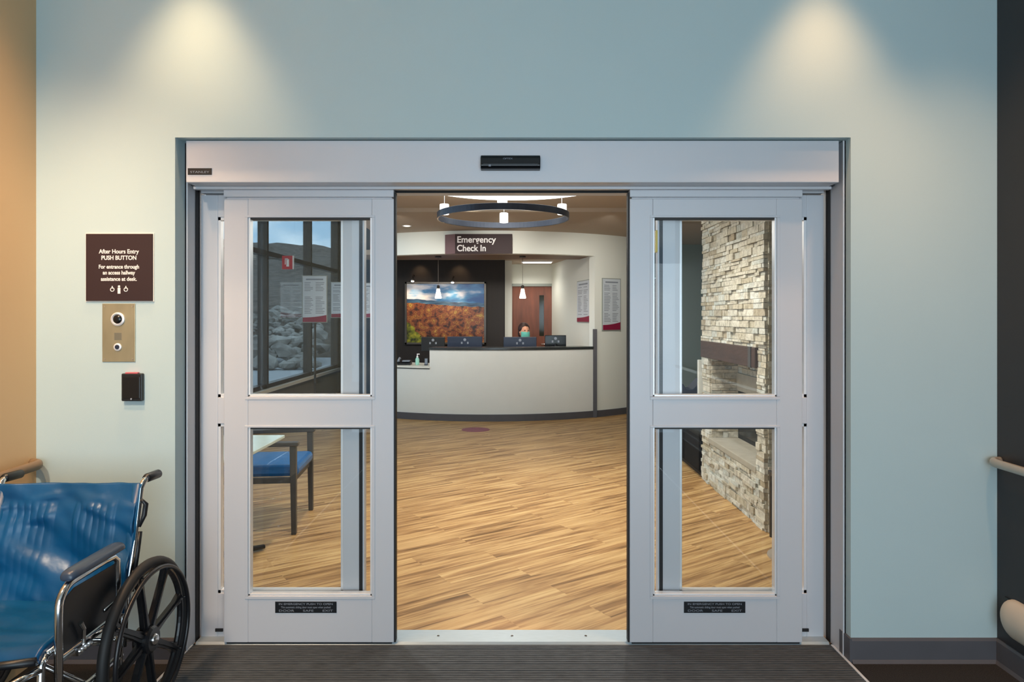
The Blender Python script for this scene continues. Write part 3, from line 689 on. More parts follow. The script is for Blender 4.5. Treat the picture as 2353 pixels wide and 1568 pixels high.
# ------------------------------------------------------------------ lobby shell
LXL, LXR = -3.5, 3.6
FLY = 15.0
o = MB().box(LXL - .15, LXR + .15, 3.19, FLY, -.1, 0.0).build('floor_lobby', M['floor']); struct(o, 'warm oak plank floor of the lobby, laid diagonally', 'floor')
CY = (-.35, 13.22); R0 = 3.3
def arc(R, x0, x1, n=40):
    a0 = math.asin((x0 - CY[0]) / R); a1 = math.asin((x1 - CY[0]) / R)
    return [(CY[0] + R*math.sin(a0 + (a1-a0)*k/n), CY[1] - R*math.cos(a0 + (a1-a0)*k/n)) for k in range(n+1)]
def arc_wall(mb, R, th, x0, x1, z0, z1):
    A = arc(R, x0, x1); k = (R - th) / R
    B = [(CY[0] + (x-CY[0])*k, CY[1] + (y-CY[1])*k) for x, y in A]
    for i in range(len(A)-1): mb.prism([A[i], A[i+1], B[i+1], B[i]], z0, z1)
    return mb
def arc_slab(mb, R, back, x0, x1, z0, z1):
    A = arc(R, x0, x1); mb.prism(A + [(x1, back), (x0, back)], z0, z1); return mb
FZ = 2.443
o = MB().box(-2.05, LXR + .1, WB, 8.15, LC, LC + .1).box(-2.05, LXR + .1, 8.15, FLY, 2.776, 2.776 + .15).box(-2.05, -1.95, WB, FLY, LC + .1, 4.2).box(LXL - .15, -1.95, WB, FLY, 4.2, 4.3).build('ceiling_lobby', M['ceil'])
struct(o, 'taupe lobby ceiling with a shallow step', 'ceiling')
# curved fascia, soffit and curved wall
f = arc_wall(MB(), R0, .14, -2.05, 1.25, FZ, 2.776)
o = f.build('trim_1', M['lobby_white'], smooth=False); struct(o, 'curved white fascia above the reception desk', 'fascia')
o = arc_slab(MB(), R0 - .14, 11.1, -2.05, 1.2, FZ + .01, FZ + .04).build('ceiling_soffit', M['soffit']); struct(o, 'brown underside of the curved reception soffit', 'soffit')
o = MB().box(-2.6, 1.9, 11.0, 13.2, 2.52, 2.6).build('ceiling_niche', M['ceil']); struct(o, 'low ceiling over the reception back wall', 'ceiling')
cw = arc_wall(MB(), R0, .14, 1.25, 2.25, 0, 2.776)
o = cw.build('wall_curved', M['lobby_white']); struct(o, 'curved white wall right of the reception desk', 'wall')
rw = MB().prism([(1.22, 10.40), (1.34, 10.46), (.90, 13.0), (.757, 13.0)], 0, 2.60)
o = rw.build('wall_return', M['lobby_white']); struct(o, 'white return wall at the right end of the desk', 'wall')
o = MB().box(-2.62, -.125, 12.0, 12.15, 0, 2.6).build('wall_back', M['dark_wood']); struct(o, 'dark brown panelled wall behind reception', 'wall')
o = MB().box(-.125, .0, 12.15, 13.0, 0, 2.6).build('wall_back_jog', M['lobby_white']); struct(o, 'pale wall beside the brown veneer door', 'wall')
dw = MB(); DX0, DX1, DZ = .005, .90, 2.10
dw.box(-.125, DX0 - .04, 13.0, 13.15, 0, 2.6); dw.box(DX0 - .04, 1.6, 13.0, 13.15, DZ + .05, 2.6)
o = dw.build('wall_back_right', M['lobby_white']); struct(o, 'white wall around the brown veneer door', 'wall')
t = thing('door_4', 'reddish brown veneer door with narrow glass behind reception', 'door', (.45, 13.0, 0), kind='structure')
part(MB().box(DX0 - .04, DX0, 12.985, 13.06, 0, DZ + .05).box(DX0 - .04, DX1 + .05, 12.985, 13.06, DZ, DZ + .05), 'door_casing', M['door_frame'], t)
part(MB().box(DX0, .52, 13.01, 13.05, 0, DZ).box(.61, DX1, 13.01, 13.05, 0, DZ).box(.52, .61, 13.01, 13.05, 0, 1.15).box(.52, .61, 13.01, 13.05, 1.93, DZ), 'door_slab', M['door_wood'], t)
part(MB().box(.52, .61, 13.025, 13.035, 1.15, 1.93), 'vision_pane', M['dark_glass'], t)
part(MB().tube([(.56, 13.01, 1.0), (.56, 12.96, 1.0), (.68, 12.95, 1.0)], .01, 8), 'door_lever', M['chrome'], t, smooth=True)
# left end wall beyond the windows
o = MB().box(LXL, -2.62, 13.7, 13.85, 0, 4.2).build('wall_far_left', M['dark_wood']); struct(o, 'dark panelled wall at the far left of the lobby', 'wall')
o = MB().box(-2.74, -2.62, 12.0, 13.7, 0, 4.2).build('wall_far_left_jog', M['dark_wood']); struct(o, 'dark panelled jog beside the reception back wall', 'wall')
o = MB().box(-2.62, -2.05, 12.0, 12.15, 2.6, 4.2).box(-2.05, 1.3, 12.0, 12.12, 2.6, 2.776).build('wall_above_niche', M['dark_wood']); struct(o, 'dark panel strip above the reception niche', 'wall')
# right far wall and right side wall
rf = MB().box(1.9, 2.33, 11.85, 12.0, 0, 2.776).box(2.70, LXR, 11.85, 12.0, 0, 2.776).box(2.33, 2.70, 11.85, 12.0, 2.2, 2.776)
o = rf.build('wall_far_right', M['lobby_green']); struct(o, 'grey green wall at the far right of the lobby', 'wall')
t = thing('door_5', 'brown door seen past the right leaf edge', 'door', (2.5, 11.9, 0), kind='structure')
part(MB().box(2.34, 2.69, 11.87, 11.91, 0, 2.19), 'door_slab', M['door_wood'], t)
part(MB().box(2.33, 2.34, 11.84, 11.93, 0, 2.2).box(2.69, 2.70, 11.84, 11.93, 0, 2.2), 'door_casing', M['door_frame'], t)
o = MB().box(LXR, LXR + .15, WB, 12.0, 0, LC).build('wall_lobby_right', M['lobby_green']); struct(o, 'grey green wall behind the stone fireplace', 'wall')
# lobby side of the entrance wall outside the vestibule width
o = MB().box(LXL, XL - .15, WB - .15, WB, 0, 4.3).box(XL - .15, -1.9, WB, WB + .1, LC, 4.3).box(XR + .15, LXR, WB - .15, WB, 0, LC + .1).build('wall_entrance_inner', M['lobby_white']); struct(o, 'lobby side of the entrance wall', 'wall')
# corner guard
o = MB().box(1.225, 1.285, 10.305, 10.36, 0, 1.335).build('trim_2', M['rubber'], bevel=.004); struct(o, 'dark grey corner guard between desk and curved wall', 'corner guard')
cb = arc_wall(MB(), R0 + .012, .012, 1.28, 2.25, 0, .10)
o = cb.build('baseboard_curved', M['rubber']); struct(o, 'dark base along the curved wall', 'baseboard')

# window wall
SILL = .50; TR = 2.43; MY = [3.45, 5.45, 7.6, 9.74, 11.86, 13.70]
o = MB().box(LXL - .15, LXL, WB, 13.85, 0, SILL - .05).build('wall_lobby_left', mat('grey under window wall', srgb(98, 98, 94), .6)); struct(o, 'grey low wall under the lobby windows', 'wall')
o = MB().box(LXL - .15, LXL, WB, 13.85, 3.9, 4.2).build('wall_window_head', M['ceil']); struct(o, 'wall strip above the lobby windows', 'wall')
o = MB().box(LXL - .15, LXL + .07, WB, 13.69, SILL - .05, SILL).build('trim_3', M['lobby_white'], bevel=.004); struct(o, 'pale window sill running along the lobby windows', 'window sill')
for i in range(5):
    a, b_ = MY[i], MY[i+1]
    t = thing('window_%d' % (i+1), ['lobby window nearest the entrance', 'second lobby window from the entrance', 'third lobby window from the entrance', 'lobby window with the red sign beside it', 'farthest lobby window beside the panelled wall'][i], 'window', (LXL, (a+b_)/2, SILL), kind='structure')
    fr = MB().box(LXL - .12, LXL + .02, a - .03, a + .03, SILL, 3.90)
    if i == 4: fr.box(LXL - .12, LXL + .02, b_ - .06, b_, SILL, 3.90)
    part(fr, 'mullion', M['bronze'], t, bevel=.003)
    part(MB().box(LXL - .10, LXL + .01, a, b_, TR - .035, TR + .035), 'transom', M['bronze'], t)
    part(MB().box(LXL - .10, LXL + .01, a, b_, SILL, SILL + .06).box(LXL - .10, LXL + .01, a, b_, 3.84, 3.90), 'window_rail', M['bronze'], t)
    part(MB().box(LXL - .05, LXL - .044, a, b_, SILL + .06, 3.84), 'window_pane', M['win_glass'], t)

# outdoors beyond the windows
def hill(u, v):
    x = -150 + u * 150; y = 26 + v * 60
    h_ = max(0, v * 1.5) ** .8 * (8.6 + 1.6*math.sin(x*.11+1.0)) + noise.noise(Vector((x*.06, y*.06, 0))) * 2.0 * v + noise.noise(Vector((x*.3, y*.3, 3))) * .6 * v
    return (x, y, h_ - .1)
o = MB().grid(hill, 120, 50).build('hillside', M['hill'], smooth=True); tag(o, 'brown scrub hillside outside the lobby windows', 'hill', kind='structure')
o = MB().box(-150, LXL - .16, -10, 90, -.4, -.05).build('ground', M['asphalt']); tag(o, 'pale pavement outside the lobby windows', 'ground', kind='structure')
rk = MB(); rr = random.Random(5)
for k in range(900):
    y = rr.uniform(20, 46); x = -y * rr.uniform(.28, .46); r_ = rr.uniform(.07, .24) * (1 if rr.random() < .9 else 2.2)
    res = bmesh.ops.create_icosphere(rk.bm, subdivisions=1, radius=r_)
    for v in res['verts']:
        v.co *= 1 + .6 * noise.noise(v.co * 1.7 / r_ + Vector((k, 0, 0))); v.co.z *= .62; v.co += Vector((x, y, r_ * .3 + (y - 20) * .13))
o = rk.build('rock_bank', M['rock']); tag(o, 'bank of grey rocks outside the lobby windows', 'rocks', kind='stuff')

# ------------------------------------------------------------------ reception desk
t = thing('reception_desk', 'curved white reception desk with dark raised counter', 'desk', (-.3, 10.2, 0))
DX = PX(986, 9.97)
fp = arc_wall(MB(), R0, .05, DX, 1.235, .10, 1.035)
fp.box(DX - .001, DX + .045, arc(R0, DX, 1.2)[0][1], 10.75, .10, 1.035)
part(fp, 'front_panel', M['quartz'], t)
part(arc_wall(MB(), R0, .05, -1.98, DX, .10, .755), 'low_front_panel', M['quartz'], t)
part(arc_wall(MB(), R0 - .004 + .016, .02, -1.98, 1.235, 0, .10), 'toe_kick', M['rubber'], t)
part(arc_wall(MB(), R0 + .02, .34, DX - .01, 1.235, 1.042, 1.072), 'counter_top', M['top_dark'], t)
part(arc_wall(MB(), R0 + .004, .30, DX + .01, 1.235, 1.034, 1.042), 'counter_substrate', M['shadow_gap'], t)
part(arc_wall(MB(), R0 + .02, .72, -1.98, DX, .765, .79), 'low_counter_top', M['top_light'], t)
part(arc_wall(MB(), R0 + .006, .70, -1.98, DX, .752, .765), 'low_counter_edge', M['shadow_gap'], t)
part(arc_wall(MB(), R0 - .34, .60, DX + .02, 1.0, .72, .75), 'work_surface', M['top_light'], t)
part(MB().box(-1.98, -1.94, 10.35, 10.9, .0, .752), 'end_panel', M['quartz'], t)
# emergency check in sign
SYF = 9.84
t = thing('hanging_sign', 'maroon Emergency Check In sign on the curved fascia', 'sign', (PX(1111, SYF), SYF, PZ(583, SYF)))
x0, x1, hz = PX(1045, SYF) - t.location.x, PX(1177, SYF) - t.location.x, PZ(538, SYF) - PZ(583, SYF)
xs = PX(1023, SYF + .12) - t.location.x
MB().prism([(x0, 0), (x1, 0), (x1, .04), (xs, .13), (xs, .10)], 0, hz).build('sign_body', M['maroon_side'], t)
MB().box(x0 + .004, x1, -.006, 0, 0, hz).build('sign_face', M['maroon'], t)
text('sign_lettering', 'Emergency', M['white'], t, (x0 + .03, -.008, hz * .70), .128, 'LEFT', bold=.0025, width=PX(1139, SYF) - PX(1050, SYF))
text('sign_lettering', 'Check In', M['white'], t, (x0 + .03, -.008, hz * .26), .128, 'LEFT', bold=.0025, width=PX(1116, SYF) - PX(1050, SYF))

# landscape picture
PY_ = 11.93
px0, px1, pz0, pz1 = PX(930, PY_), PX(1117, PY_), PZ(792, PY_), PZ(648, PY_)
t = thing('framed_picture', 'large framed autumn valley photograph behind reception', 'picture', ((px0+px1)/2, PY_ + .03, (pz0+pz1)/2))
hw, hh = (px1-px0)/2, (pz1-pz0)/2
fr = MB().box(-hw, -hw + .035, -.03, .03, -hh, hh).box(hw - .035, hw, -.03, .03, -hh, hh).box(-hw, hw, -.03, .03, hh - .035, hh).box(-hw, hw, -.03, .03, -hh, -hh + .035)
fr.build('frame', mat('dark pewter frame', srgb(92, 88, 84), .3, .7), t, bevel=.003)
MB().box(-hw + .03, hw - .03, -.012, .02, -hh + .03, hh - .03).build('print', landscape_mat(2*hw, 2*hh), t)
for px, py, lab in ((948, 646, 'small picture light above the left of the landscape'), (1040, 649, 'small picture light above the right of the landscape')):
    lx, lz = P(px, py, 11.78)
    t = thing('picture_light', lab, 'light', (lx, 11.78, lz), group='picture lights above the landscape')
    MB().tube([(0, .22, .10), (0, .12, .12), (0, .02, .06), (0, 0, .03)], .008, 8).build('arm', M['bronze'], t, smooth=True)
    MB().lathe([(.02, .03), (.035, .0)], (0, 0, 0), 'z', 20).build('shade', M['chrome'], t, smooth=True)
    MB().ball((0, 0, -.004), .028, (1, 1, .6)).build('bulb', M['glow_warm'], t, smooth=True)
    light('picture_lamp', 'SPOT', (lx, 11.76, lz - .04), None, 14, WARM, angle=math.radians(120), blend=.8, radius=.03, target=(lx, 11.95, lz - 1.0))
    light('picture_wash', 'SPOT', (lx + .1, 11.72, 2.5), None, 5, WARM, angle=math.radians(70), blend=.9, radius=.03, target=(lx + .1, 12.0, 2.2))

# pendants
for px, lab in ((1007, 'small glass pendant lamp hanging before the landscape picture'), (1201, 'small glass pendant lamp hanging before the brown door')):
    Yp = 10.5; x = PX(px, Yp); zb = PZ(686, Yp); zt = PZ(664, Yp)
    t = thing('pendant_lamp', lab, 'pendant lamp', (x, Yp, zb), group='pendants over the reception counter')
    MB().tube([(0, 0, zt - zb + .03), (0, 0, FZ + .008 - zb)], .0035, 6).build('cord', mat('grey cord', srgb(110, 100, 92), .5), t)
    MB().lathe([(.016, zt - zb), (.024, zt - zb + .02), (.022, zt - zb + .05), (.008, zt - zb + .055)], (0, 0, 0), 'z', 20).build('socket_cap', M['bronze'], t, smooth=True)
    MB().lathe([(.024, zt - zb), (.034, (zt-zb)*.6), (.052, .01), (.048, 0)], (0, 0, 0), 'z', 24).build('glass_shade', M['glow_warm'], t, smooth=True)
    MB().lathe([(.05, FZ + .01 - zb), (.05, FZ - zb - .01)], (0, 0, 0), 'z', 24).build('canopy', M['bronze'], t)
    light('pendant_glow', 'POINT', (x, Yp, zb - .03), (0,0,0), 5, WARM, radius=.04)

# luminous ceiling disc and ring chandelier
o = MB().lathe([(.97, LC - .014), (.97, LC - .001)], (0, 6.58, 0), 'z', 72).build('light_panel', M['glow_panel']); tag(o, 'round glowing ceiling panel above the dark ring chandelier', 'ceiling light')
RZ = 2.49; RR = .635
t = thing('ring_chandelier', 'dark metal ring chandelier with white glowing cylinders', 'chandelier', (-.085, 6.58, RZ))
ring = MB().lathe([(RR, -.03), (RR, .03), (RR - .014, .03), (RR - .014, -.03), (RR, -.03)], (0, 0, 0), 'z', 96, cap=False); ring.build('ring_band', M['ring'], t, bevel=.003)
for k in range(4):
    a = k * PI / 2; cx, cy = (RR - .068) * math.cos(a), (RR - .068) * math.sin(a)
    cyl = MB().lathe([(.04, .02), (.044, .022), (.044, .115), (.04, .12)], (cx, cy, 0), 'z', 28); cyl.build('lamp_cylinder', M['glow'], t, smooth=False)
    MB().tube([(cx, cy, .12), (cx, cy, LC - .014 - RZ)], .004, 6).build('hanger_rod', M['chrome'], t)
light('chandelier_glow', 'POINT', (-.085, 6.58, 2.38), (0, 0, 0), 18, NEUT, radius=.3)
# recessed ceiling lights of the lobby
for i, (x, y, p) in enumerate(LOBBY_SPOTS + [(PX(935, 9.4), 9.4, 0), (PX(1082, 8.1) , 8.05, 0)]):
    zc = LC if y < 8.15 else 2.776
    lab = ['near left of the doorway', 'beside the near end of the fireplace', 'just inside the doorway', 'in front of the fireplace', 'by the left windows', 'by the curved wall', 'in front of the desk', 'left of the desk front', 'left of the hanging sign', 'seen through the ring chandelier'][i]
    t = thing('recessed_light', 'small round recessed ceiling light ' + lab, 'ceiling light', (x, y, zc - .006), group='recessed lobby ceiling lights')
    MB().lathe([(.065, 0), (.065, .006), (.045, .006), (.045, .0)], (0, 0, 0), 'z', 28, cap=False).build('trim_ring', M['white'], t)
    MB().lathe([(.044, .003), (.001, .003)], (0, 0, 0), 'z', 20).build('lamp_lens', M['glow'], t)
t = thing('strip_light', 'bright fluorescent strip on the low ceiling before the brown door', 'ceiling light', (.45, 12.3, 2.50))
MB().box(-.28, .28, -.12, .12, .0, .02).build('housing', M['white'], t); MB().box(-.26, .26, -.10, .10, -.008, 0).build('diffuser', M['glow'], t)
# ceiling diffuser at top left of the opening
t = thing('ceiling_vent', 'small grey ceiling vent near the top left of the opening', 'vent', (PX(928, 7.1), 7.1, LC - .01))
MB().box(-.10, .10, -.05, .05, 0, .01).build('frame', M['white'], t)
MB().box(-.08, .08, -.035, -.02, -.003, 0).box(-.08, .08, -.005, .01, -.003, 0).box(-.08, .08, .02, .035, -.003, 0).box(-.082, -.078, -.035, .035, -.003, 0).build('slats', M['shadow_gap'], t)

# monitors and desk things
def monitor(px0, px1, py0, Y, m, lab, zt=None):
    x0, x1 = PX(px0, Y), PX(px1, Y); z1 = PZ(py0, Y); w_ = x1 - x0; hgt = w_ * .62
    t = thing('monitor', lab, 'monitor', ((x0+x1)/2, Y, .752), group='monitors behind the raised counter')
    zt = z1 - .75
    MB().box(-w_/2, w_/2, 0, .035, zt - hgt, zt).build('screen_housing', m, t, bevel=.008)
    MB().box(-w_/2 + .012, w_/2 - .012, .035, .038, zt - hgt + .012, zt - .012).build('screen', M['black_gloss'], t)
    MB().lathe([(.022, 0), (.022, -.004)], (0, -.001, zt - .05), 'y', 20).build('maker_badge', M['print_grey'], t)
    for vx in (-.06, .035): MB().box(vx, vx + .025, -.006, 0, zt - .115, zt - .082).build('vent', M['print_grey'], t)
    MB().tube([(0, -.02, zt - hgt + .08), (0, -.03, .02)], .018, 10).box(-.11, .11, -.11, .09, 0, .014).build('stand', M['black'], t)
monitor(968, 1022, 775, 10.95, M['black'], 'black monitor at the left end of the counter')
monitor(1028, 1108, 774, 10.62, M['navy_plastic'], 'blue grey monitor in front of the landscape picture')
monitor(1157, 1233, 775, 10.62, M['navy_plastic'], 'blue grey monitor just in front of the masked person')
monitor(1252, 1301, 771, 10.75, M['black_gloss'], 'small black monitor nearest the right end of the counter')
t = thing('sanitizer_bottle', 'clear pump bottle of sanitizer on the low counter', 'bottle', (PX(959, 10.35), 10.35, .79))
MB().lathe([(.028, 0), (.030, .01), (.030, .085), (.022, .105), (.012, .115)], (0, 0, 0), 'z', 24).build('body', M['bottle'], t, smooth=True)
MB().lathe([(.014, .115), (.014, .135), (.006, .136), (.006, .16)], (0, 0, 0), 'z', 16).box(-.006, .035, -.008, .008, .158, .172).build('pump', M['white'], t)
t = thing('desk_telephone', 'grey desk telephone on the low counter at left', 'telephone', (PX(930, 10.4), 10.4, .79))
MB().prism_axis([(-.09, 0), (.09, 0), (.09, .07), (-.09, .025)], -.10, .10, 'x').build('base', M['black'], t, bevel=.004)
MB().tube([(-.085, -.06, .05), (-.085, -.05, .075), (-.085, .05, .10), (-.085, .07, .085)], [.022, .016, .016, .022], 10).build('handset', M['print_grey'], t, smooth=True)
MB().box(-.03, .08, -.06, .05, .05, .068).build('keypad', M['print_grey'], t)
t = thing('card_holder', 'small dark card holder beside the sanitizer bottle', 'card holder', (PX(979, 10.3), 10.3, .79))
MB().box(-.025, .025, -.02, .02, 0, .012).box(-.025, .025, .008, .02, .01, .11).build('stand', M['black'], t); MB().box(-.02, .02, .002, .007, .012, .10).build('cards', M['print_grey'], t)

# person
def person():
    t = thing('person', 'dark haired person in a teal face mask seated behind the desk', 'person', (PX(1203, 11.2), 11.2, .0), math.radians(22))
    # continuous body: joints with radii
    J = {}; verts = []; edges = []; rad = []
    def v(p, r, prev=None):
        verts.append(p); rad.append(r)
        if prev is not None: edges.append((prev, len(verts)-1))
        return len(verts)-1
    pel = v((0, .0, .52), (.16, .12)); wst = v((0, -.01, .68), (.13, .10), pel); ch = v((0, -.02, .90), (.15, .11), wst); up = v((0, -.01, 1.03), (.12, .085), ch)
    nk = v((0, -.02, 1.12), (.052, .055), up); hd = v((0, -.03, 1.20), (.055, .06), nk)
    for s in (-1, 1):
        sh = v((s*.165, -.01, 1.02), (.055, .055), up); el = v((s*.24, -.06, .78), (.042, .042), sh); wr = v((s*.16, -.27, .79), (.027, .024), el)
        pm = v((s*.14, -.35, .785), (.036, .016), wr)
        for k, (dx, l_) in enumerate(((-.030, .062), (-.010, .074), (.010, .070), (.029, .056))):
            a = v((s*.14 + dx, -.385, .785), (.009, .009), pm); b_ = v((s*.14 + dx*1.25, -.385 - l_*.55, .780), (.008, .008), a); v((s*.14 + dx*1.3, -.385 - l_, .766), (.007, .007), b_)
        a = v((s*.14 - s*.042, -.335, .78), (.011, .010), pm); v((s*.14 - s*.062, -.365, .772), (.009, .009), a)
        hp = v((s*.09, -.02, .50), (.09, .085), pel); kn = v((s*.12, -.44, .50), (.06, .06), hp); an = v((s*.12, -.46, .10), (.036, .036), kn); v((s*.13, -.58, .05), (.04, .03), an)
    me = bpy.data.meshes.new('body'); me.from_pydata(verts, edges, []); body = bpy.data.objects.new('body', me); C.objects.link(body); body.parent = t
    sk = body.modifiers.new('skin', 'SKIN'); sk.use_smooth_shade = True
    for i, r in enumerate(rad): me.skin_vertices[0].data[i].radius = r; me.skin_vertices[0].data[i].use_root = (i == 0)
    body.modifiers.new('sub', 'SUBSURF').levels = 2; body.modifiers['sub'].render_levels = 2
    me.materials.append(M['skin'])
    # head shell grown over the neck, joined as the same body surface through a remesh
    hb = MB().ball((0, -.035, 1.285), .092, (.86, 1.05, 1.28), 28); hb.ball((0, -.055, 1.225), .062, (.92, 1.0, 1.0), 20)
    hb.tube([(0, -.125, 1.30), (0, -.142, 1.268), (0, -.136, 1.258)], [.007, .012, .008], 8)
    for s in (-1, 1): hb.ball((s*.080, -.025, 1.275), .022, (.35, .7, 1.1), 12)
    hb.tube([(0, -.02, 1.10), (0, -.03, 1.22)], .052, 16)
    head = hb.build('head', M['skin'], t, smooth=True); rm = head.modifiers.new('re', 'REMESH'); rm.mode = 'VOXEL'; rm.voxel_size = .006; rm.use_smooth_shade = True
    for s in (-1, 1): MB().ball((s*.030, -.124, 1.300), .0105, (1.2, .6, .7), 12).build('eye', M['eye'], t, smooth=True)
    mk = MB()
    def mfn(u, v_):
        a = (u - .5) * 2.5; r_ = .098 - .012*abs(a)*.3
        return (math.sin(a) * .080, -.040 - math.cos(a) * (.104 + .014*math.sin(v_*PI)), 1.185 + v_ * .092)
    MB().grid(mfn, 20, 10).build('face_mask', M['mask'], t, smooth=True, solid=.003)
    def hfn(k):
        pass
    hr = MB(); hr.ball((0, -.010, 1.325), .100, (.94, 1.05, 1.05), 28)
    for vv in list(hr.bm.verts):
        if vv.co.y < -.075 and vv.co.z < 1.352: vv.co.y = -.075 + (vv.co.y + .075)*.15
        vv.co += Vector((1, 1, 1)) * noise.noise(vv.co * 30) * .006
    hr.ball((0, .045, 1.25), .075, (1.05, .8, 1.25), 20)
    hr.build('hair', M['hair'], t, smooth=True)
    sc = MB(); sc.tube([(0, 0, .50), (0, -.01, .68), (0, -.02, .90), (0, -.012, 1.03), (0, -.018, 1.085)], [.185, .165, .185, .15, .07], 24, flat=.78)
    for s in (-1, 1): sc.tube([(s*.10, -.012, 1.02), (s*.168, -.012, 1.015), (s*.21, -.035, .90)], [.075, .066, .062], 16)
    q = sc.build('scrub_top', M['scrub'], t, smooth=True); rm = q.modifiers.new('re', 'REMESH'); rm.mode = 'VOXEL'; rm.voxel_size = .012; rm.use_smooth_shade = True
person()
t = thing('office_chair', 'dark office chair under the seated person', 'chair', (PX(1203, 11.2), 11.2, 0), math.radians(22))
MB().box(-.24, .24, -.22, .22, .34, .40).build('seat', M['black'], t, bevel=.02)
MB().box(-.20, .20, .235, .28, .55, .98).build('backrest', M['black'], t, bevel=.02)
MB().tube([(0, 0, .34), (0, 0, .08)], .03, 12).build('gas_lift', M['black'], t)
bs = MB()
for k in range(5): a = k*2*PI/5; bs.tube([(0, 0, .09), (.27*math.cos(a), .27*math.sin(a), .05)], .018, 8); bs.ball((.265*math.cos(a), .265*math.sin(a), .034), .028, (1, 1, 1), 10)
bs.build('star_base', M['black'], t)
MB().tube([(0, .15, .37), (0, .26, .40), (0, .262, .60)], .02, 8).build('back_bar', M['black'], t)

# notices
def notice(name, lab, c, ang, w_, h_, grp=None, stand=None, curve=True):
    "c = centre on the surface, ang = heading of the face normal turn about z"
    t = thing(name, lab, 'poster', c, ang, group=grp)
    MB().box(-w_/2, w_/2, 0, .012, -h_/2, h_/2).build('backing_board', M['door_frame'], t, bevel=.002)
    bw = .012
    MB().box(-w_/2 + bw, w_/2 - bw, -.003, 0, -h_/2 + bw, h_/2 - bw).build('sheet', M['paper'], t)
    hb = h_ * .13
    n = 12; top = [(-w_/2 + bw + (w_ - 2*bw) * k/n, -h_/2 + bw + hb * (.72 + .4 * (k/n)**2)) for k in range(n+1)]
    MB().prism_axis([(-w_/2 + bw, -h_/2 + bw), (w_/2 - bw, -h_/2 + bw)] + top[::-1], -.0045, -.003, 'y').build('crimson_band', M['crimson'], t)
    ln = MB(); rng = random.Random(len(lab))
    z = h_/2 - .05
    ln.box(-w_*.34, w_*.34, -.0038, -.003, z - .022, z); z -= .055
    while z > -h_/2 + hb + .04:
        if rng.random() < .85:
            for x0_, x1_ in ((-.40, -.04), (.04, .40)):
                ln.box(x0_*w_, (x0_ + (x1_-x0_) * rng.uniform(.55, 1))*w_, -.0038, -.003, z - .009, z)
        z -= .024
    ln.build('printed_lines', M['print_grey'], t)
    return t
# on the curved wall
def on_arc(x): a = math.asin((x - CY[0]) / (R0 + .014)); return (CY[0] + (R0+.014)*math.sin(a), CY[1] - (R0+.014)*math.cos(a)), a
(ax_, ay_), aa = on_arc(PX(1404.5, 10.53))
h_ = PZ(640, 10.5) - PZ(760, 10.5)
notice('notice_poster', 'white notice with crimson foot on the curved wall', (ax_, ay_, PZ(700, 10.5)), aa, .385, h_, 'crimson footed notices')
d = Vector((.757 - 1.22, 13.0 - 10.40)).normalized()
ang = math.atan2(d.y, d.x) + PI   # local x along the wall, pointing towards the viewer's right
def on_return(px):
    k = (px - 1176.5) / FPX; s_ = (1.22 - k*10.40) / (k*d.y - d.x); return 1.22 + d.x*s_, 10.40 + d.y*s_
(ra, rb), (rc, rd) = on_return(1328), on_return(1358)
mid = ((ra+rc)/2, (rb+rd)/2); wr_ = math.hypot(ra-rc, rb-rd)
nrm = Vector((d.y, -d.x)) * -1
t = notice('notice_poster', 'narrow looking white notice with crimson foot on the return wall', (mid[0] + nrm.x*.016, mid[1] + nrm.y*.016, PZ(693, mid[1])), math.atan2(-d.y, -d.x), wr_, PZ(645, mid[1]) - PZ(742, mid[1]), 'crimson footed notices')
# free-standing notices by the windows, seen through the left leaf
def standing_notice(px0, px1, py0, py1, Y, lab):
    x0, z1 = P(px0, py0, Y); x1, z0 = P(px1, py1, Y)
    t = notice('notice_stand', lab, ((x0+x1)/2, Y, (z0+z1)/2), 0, x1-x0, z1-z0, 'crimson footed notices')
    t['category'] = 'notice stand'; zc = (z0+z1)/2
    MB().tube([(0, .02, -zc + .02), (0, .02, (z1-z0)/2 - .02)], .016, 10).build('pole', M['bronze'], t)
    MB().lathe([(.16, -zc + .002), (.16, -zc + .014), (.05, -zc + .022)], (0, .02, 0), 'z', 28).build('foot', M['bronze'], t)
standing_notice(694, 752, 633, 742, 10.2, 'tall white notice with crimson foot standing before the windows')
standing_notice(760, 812, 648, 731, 12.4, 'shorter notice with crimson foot, partly behind the side panel stile')
standing_notice(828, 876, 650, 731, 12.4 - .75, 'notice with crimson foot at the right edge of the left glass')
# red sign projecting from the mullion
x0, z1 = P(648, 588, 9.66); x1, z0 = P(675, 619, 9.66)
t = thing('safety_sign', 'small red square sign with white symbol by the windows', 'sign', ((x0+x1)/2, 9.66, z0)); hw = (x1-x0)/2; hh = z1-z0
MB().box(-hw, hw, 0, .006, 0, hh).build('sign_face', M['red'], t)
MB().box(-hw*.25, hw*.2, -.003, 0, hh*.2, hh*.75).box(-hw*.5, hw*.0, -.003, 0, hh*.7, hh*.8).box(-hw*.5, -hw*.38, -.003, 0, hh*.35, hh*.75).build('symbol', M['white'], t)
MB().box(hw*.8, hw, -.004, .02, 0, hh).build('edge_plate', M['white'], t)
MB().tube([(-hw, .004, hh*.8), (LXL + .021 - t.location.x, .07, hh*.8)], .006, 8).build('bracket', M['bronze'], t)

# floor decal
o = MB().lathe([(.19, 0.0002), (.19, .0012)], (PX(1093, 9.2), 9.2, 0), 'z', 40).build('floor_decal', mat('faded crimson floor decal', srgb(140, 66, 84), .5, var=.15, scale=20)); tag(o, 'faded crimson round floor decal in front of the desk', 'floor decal')

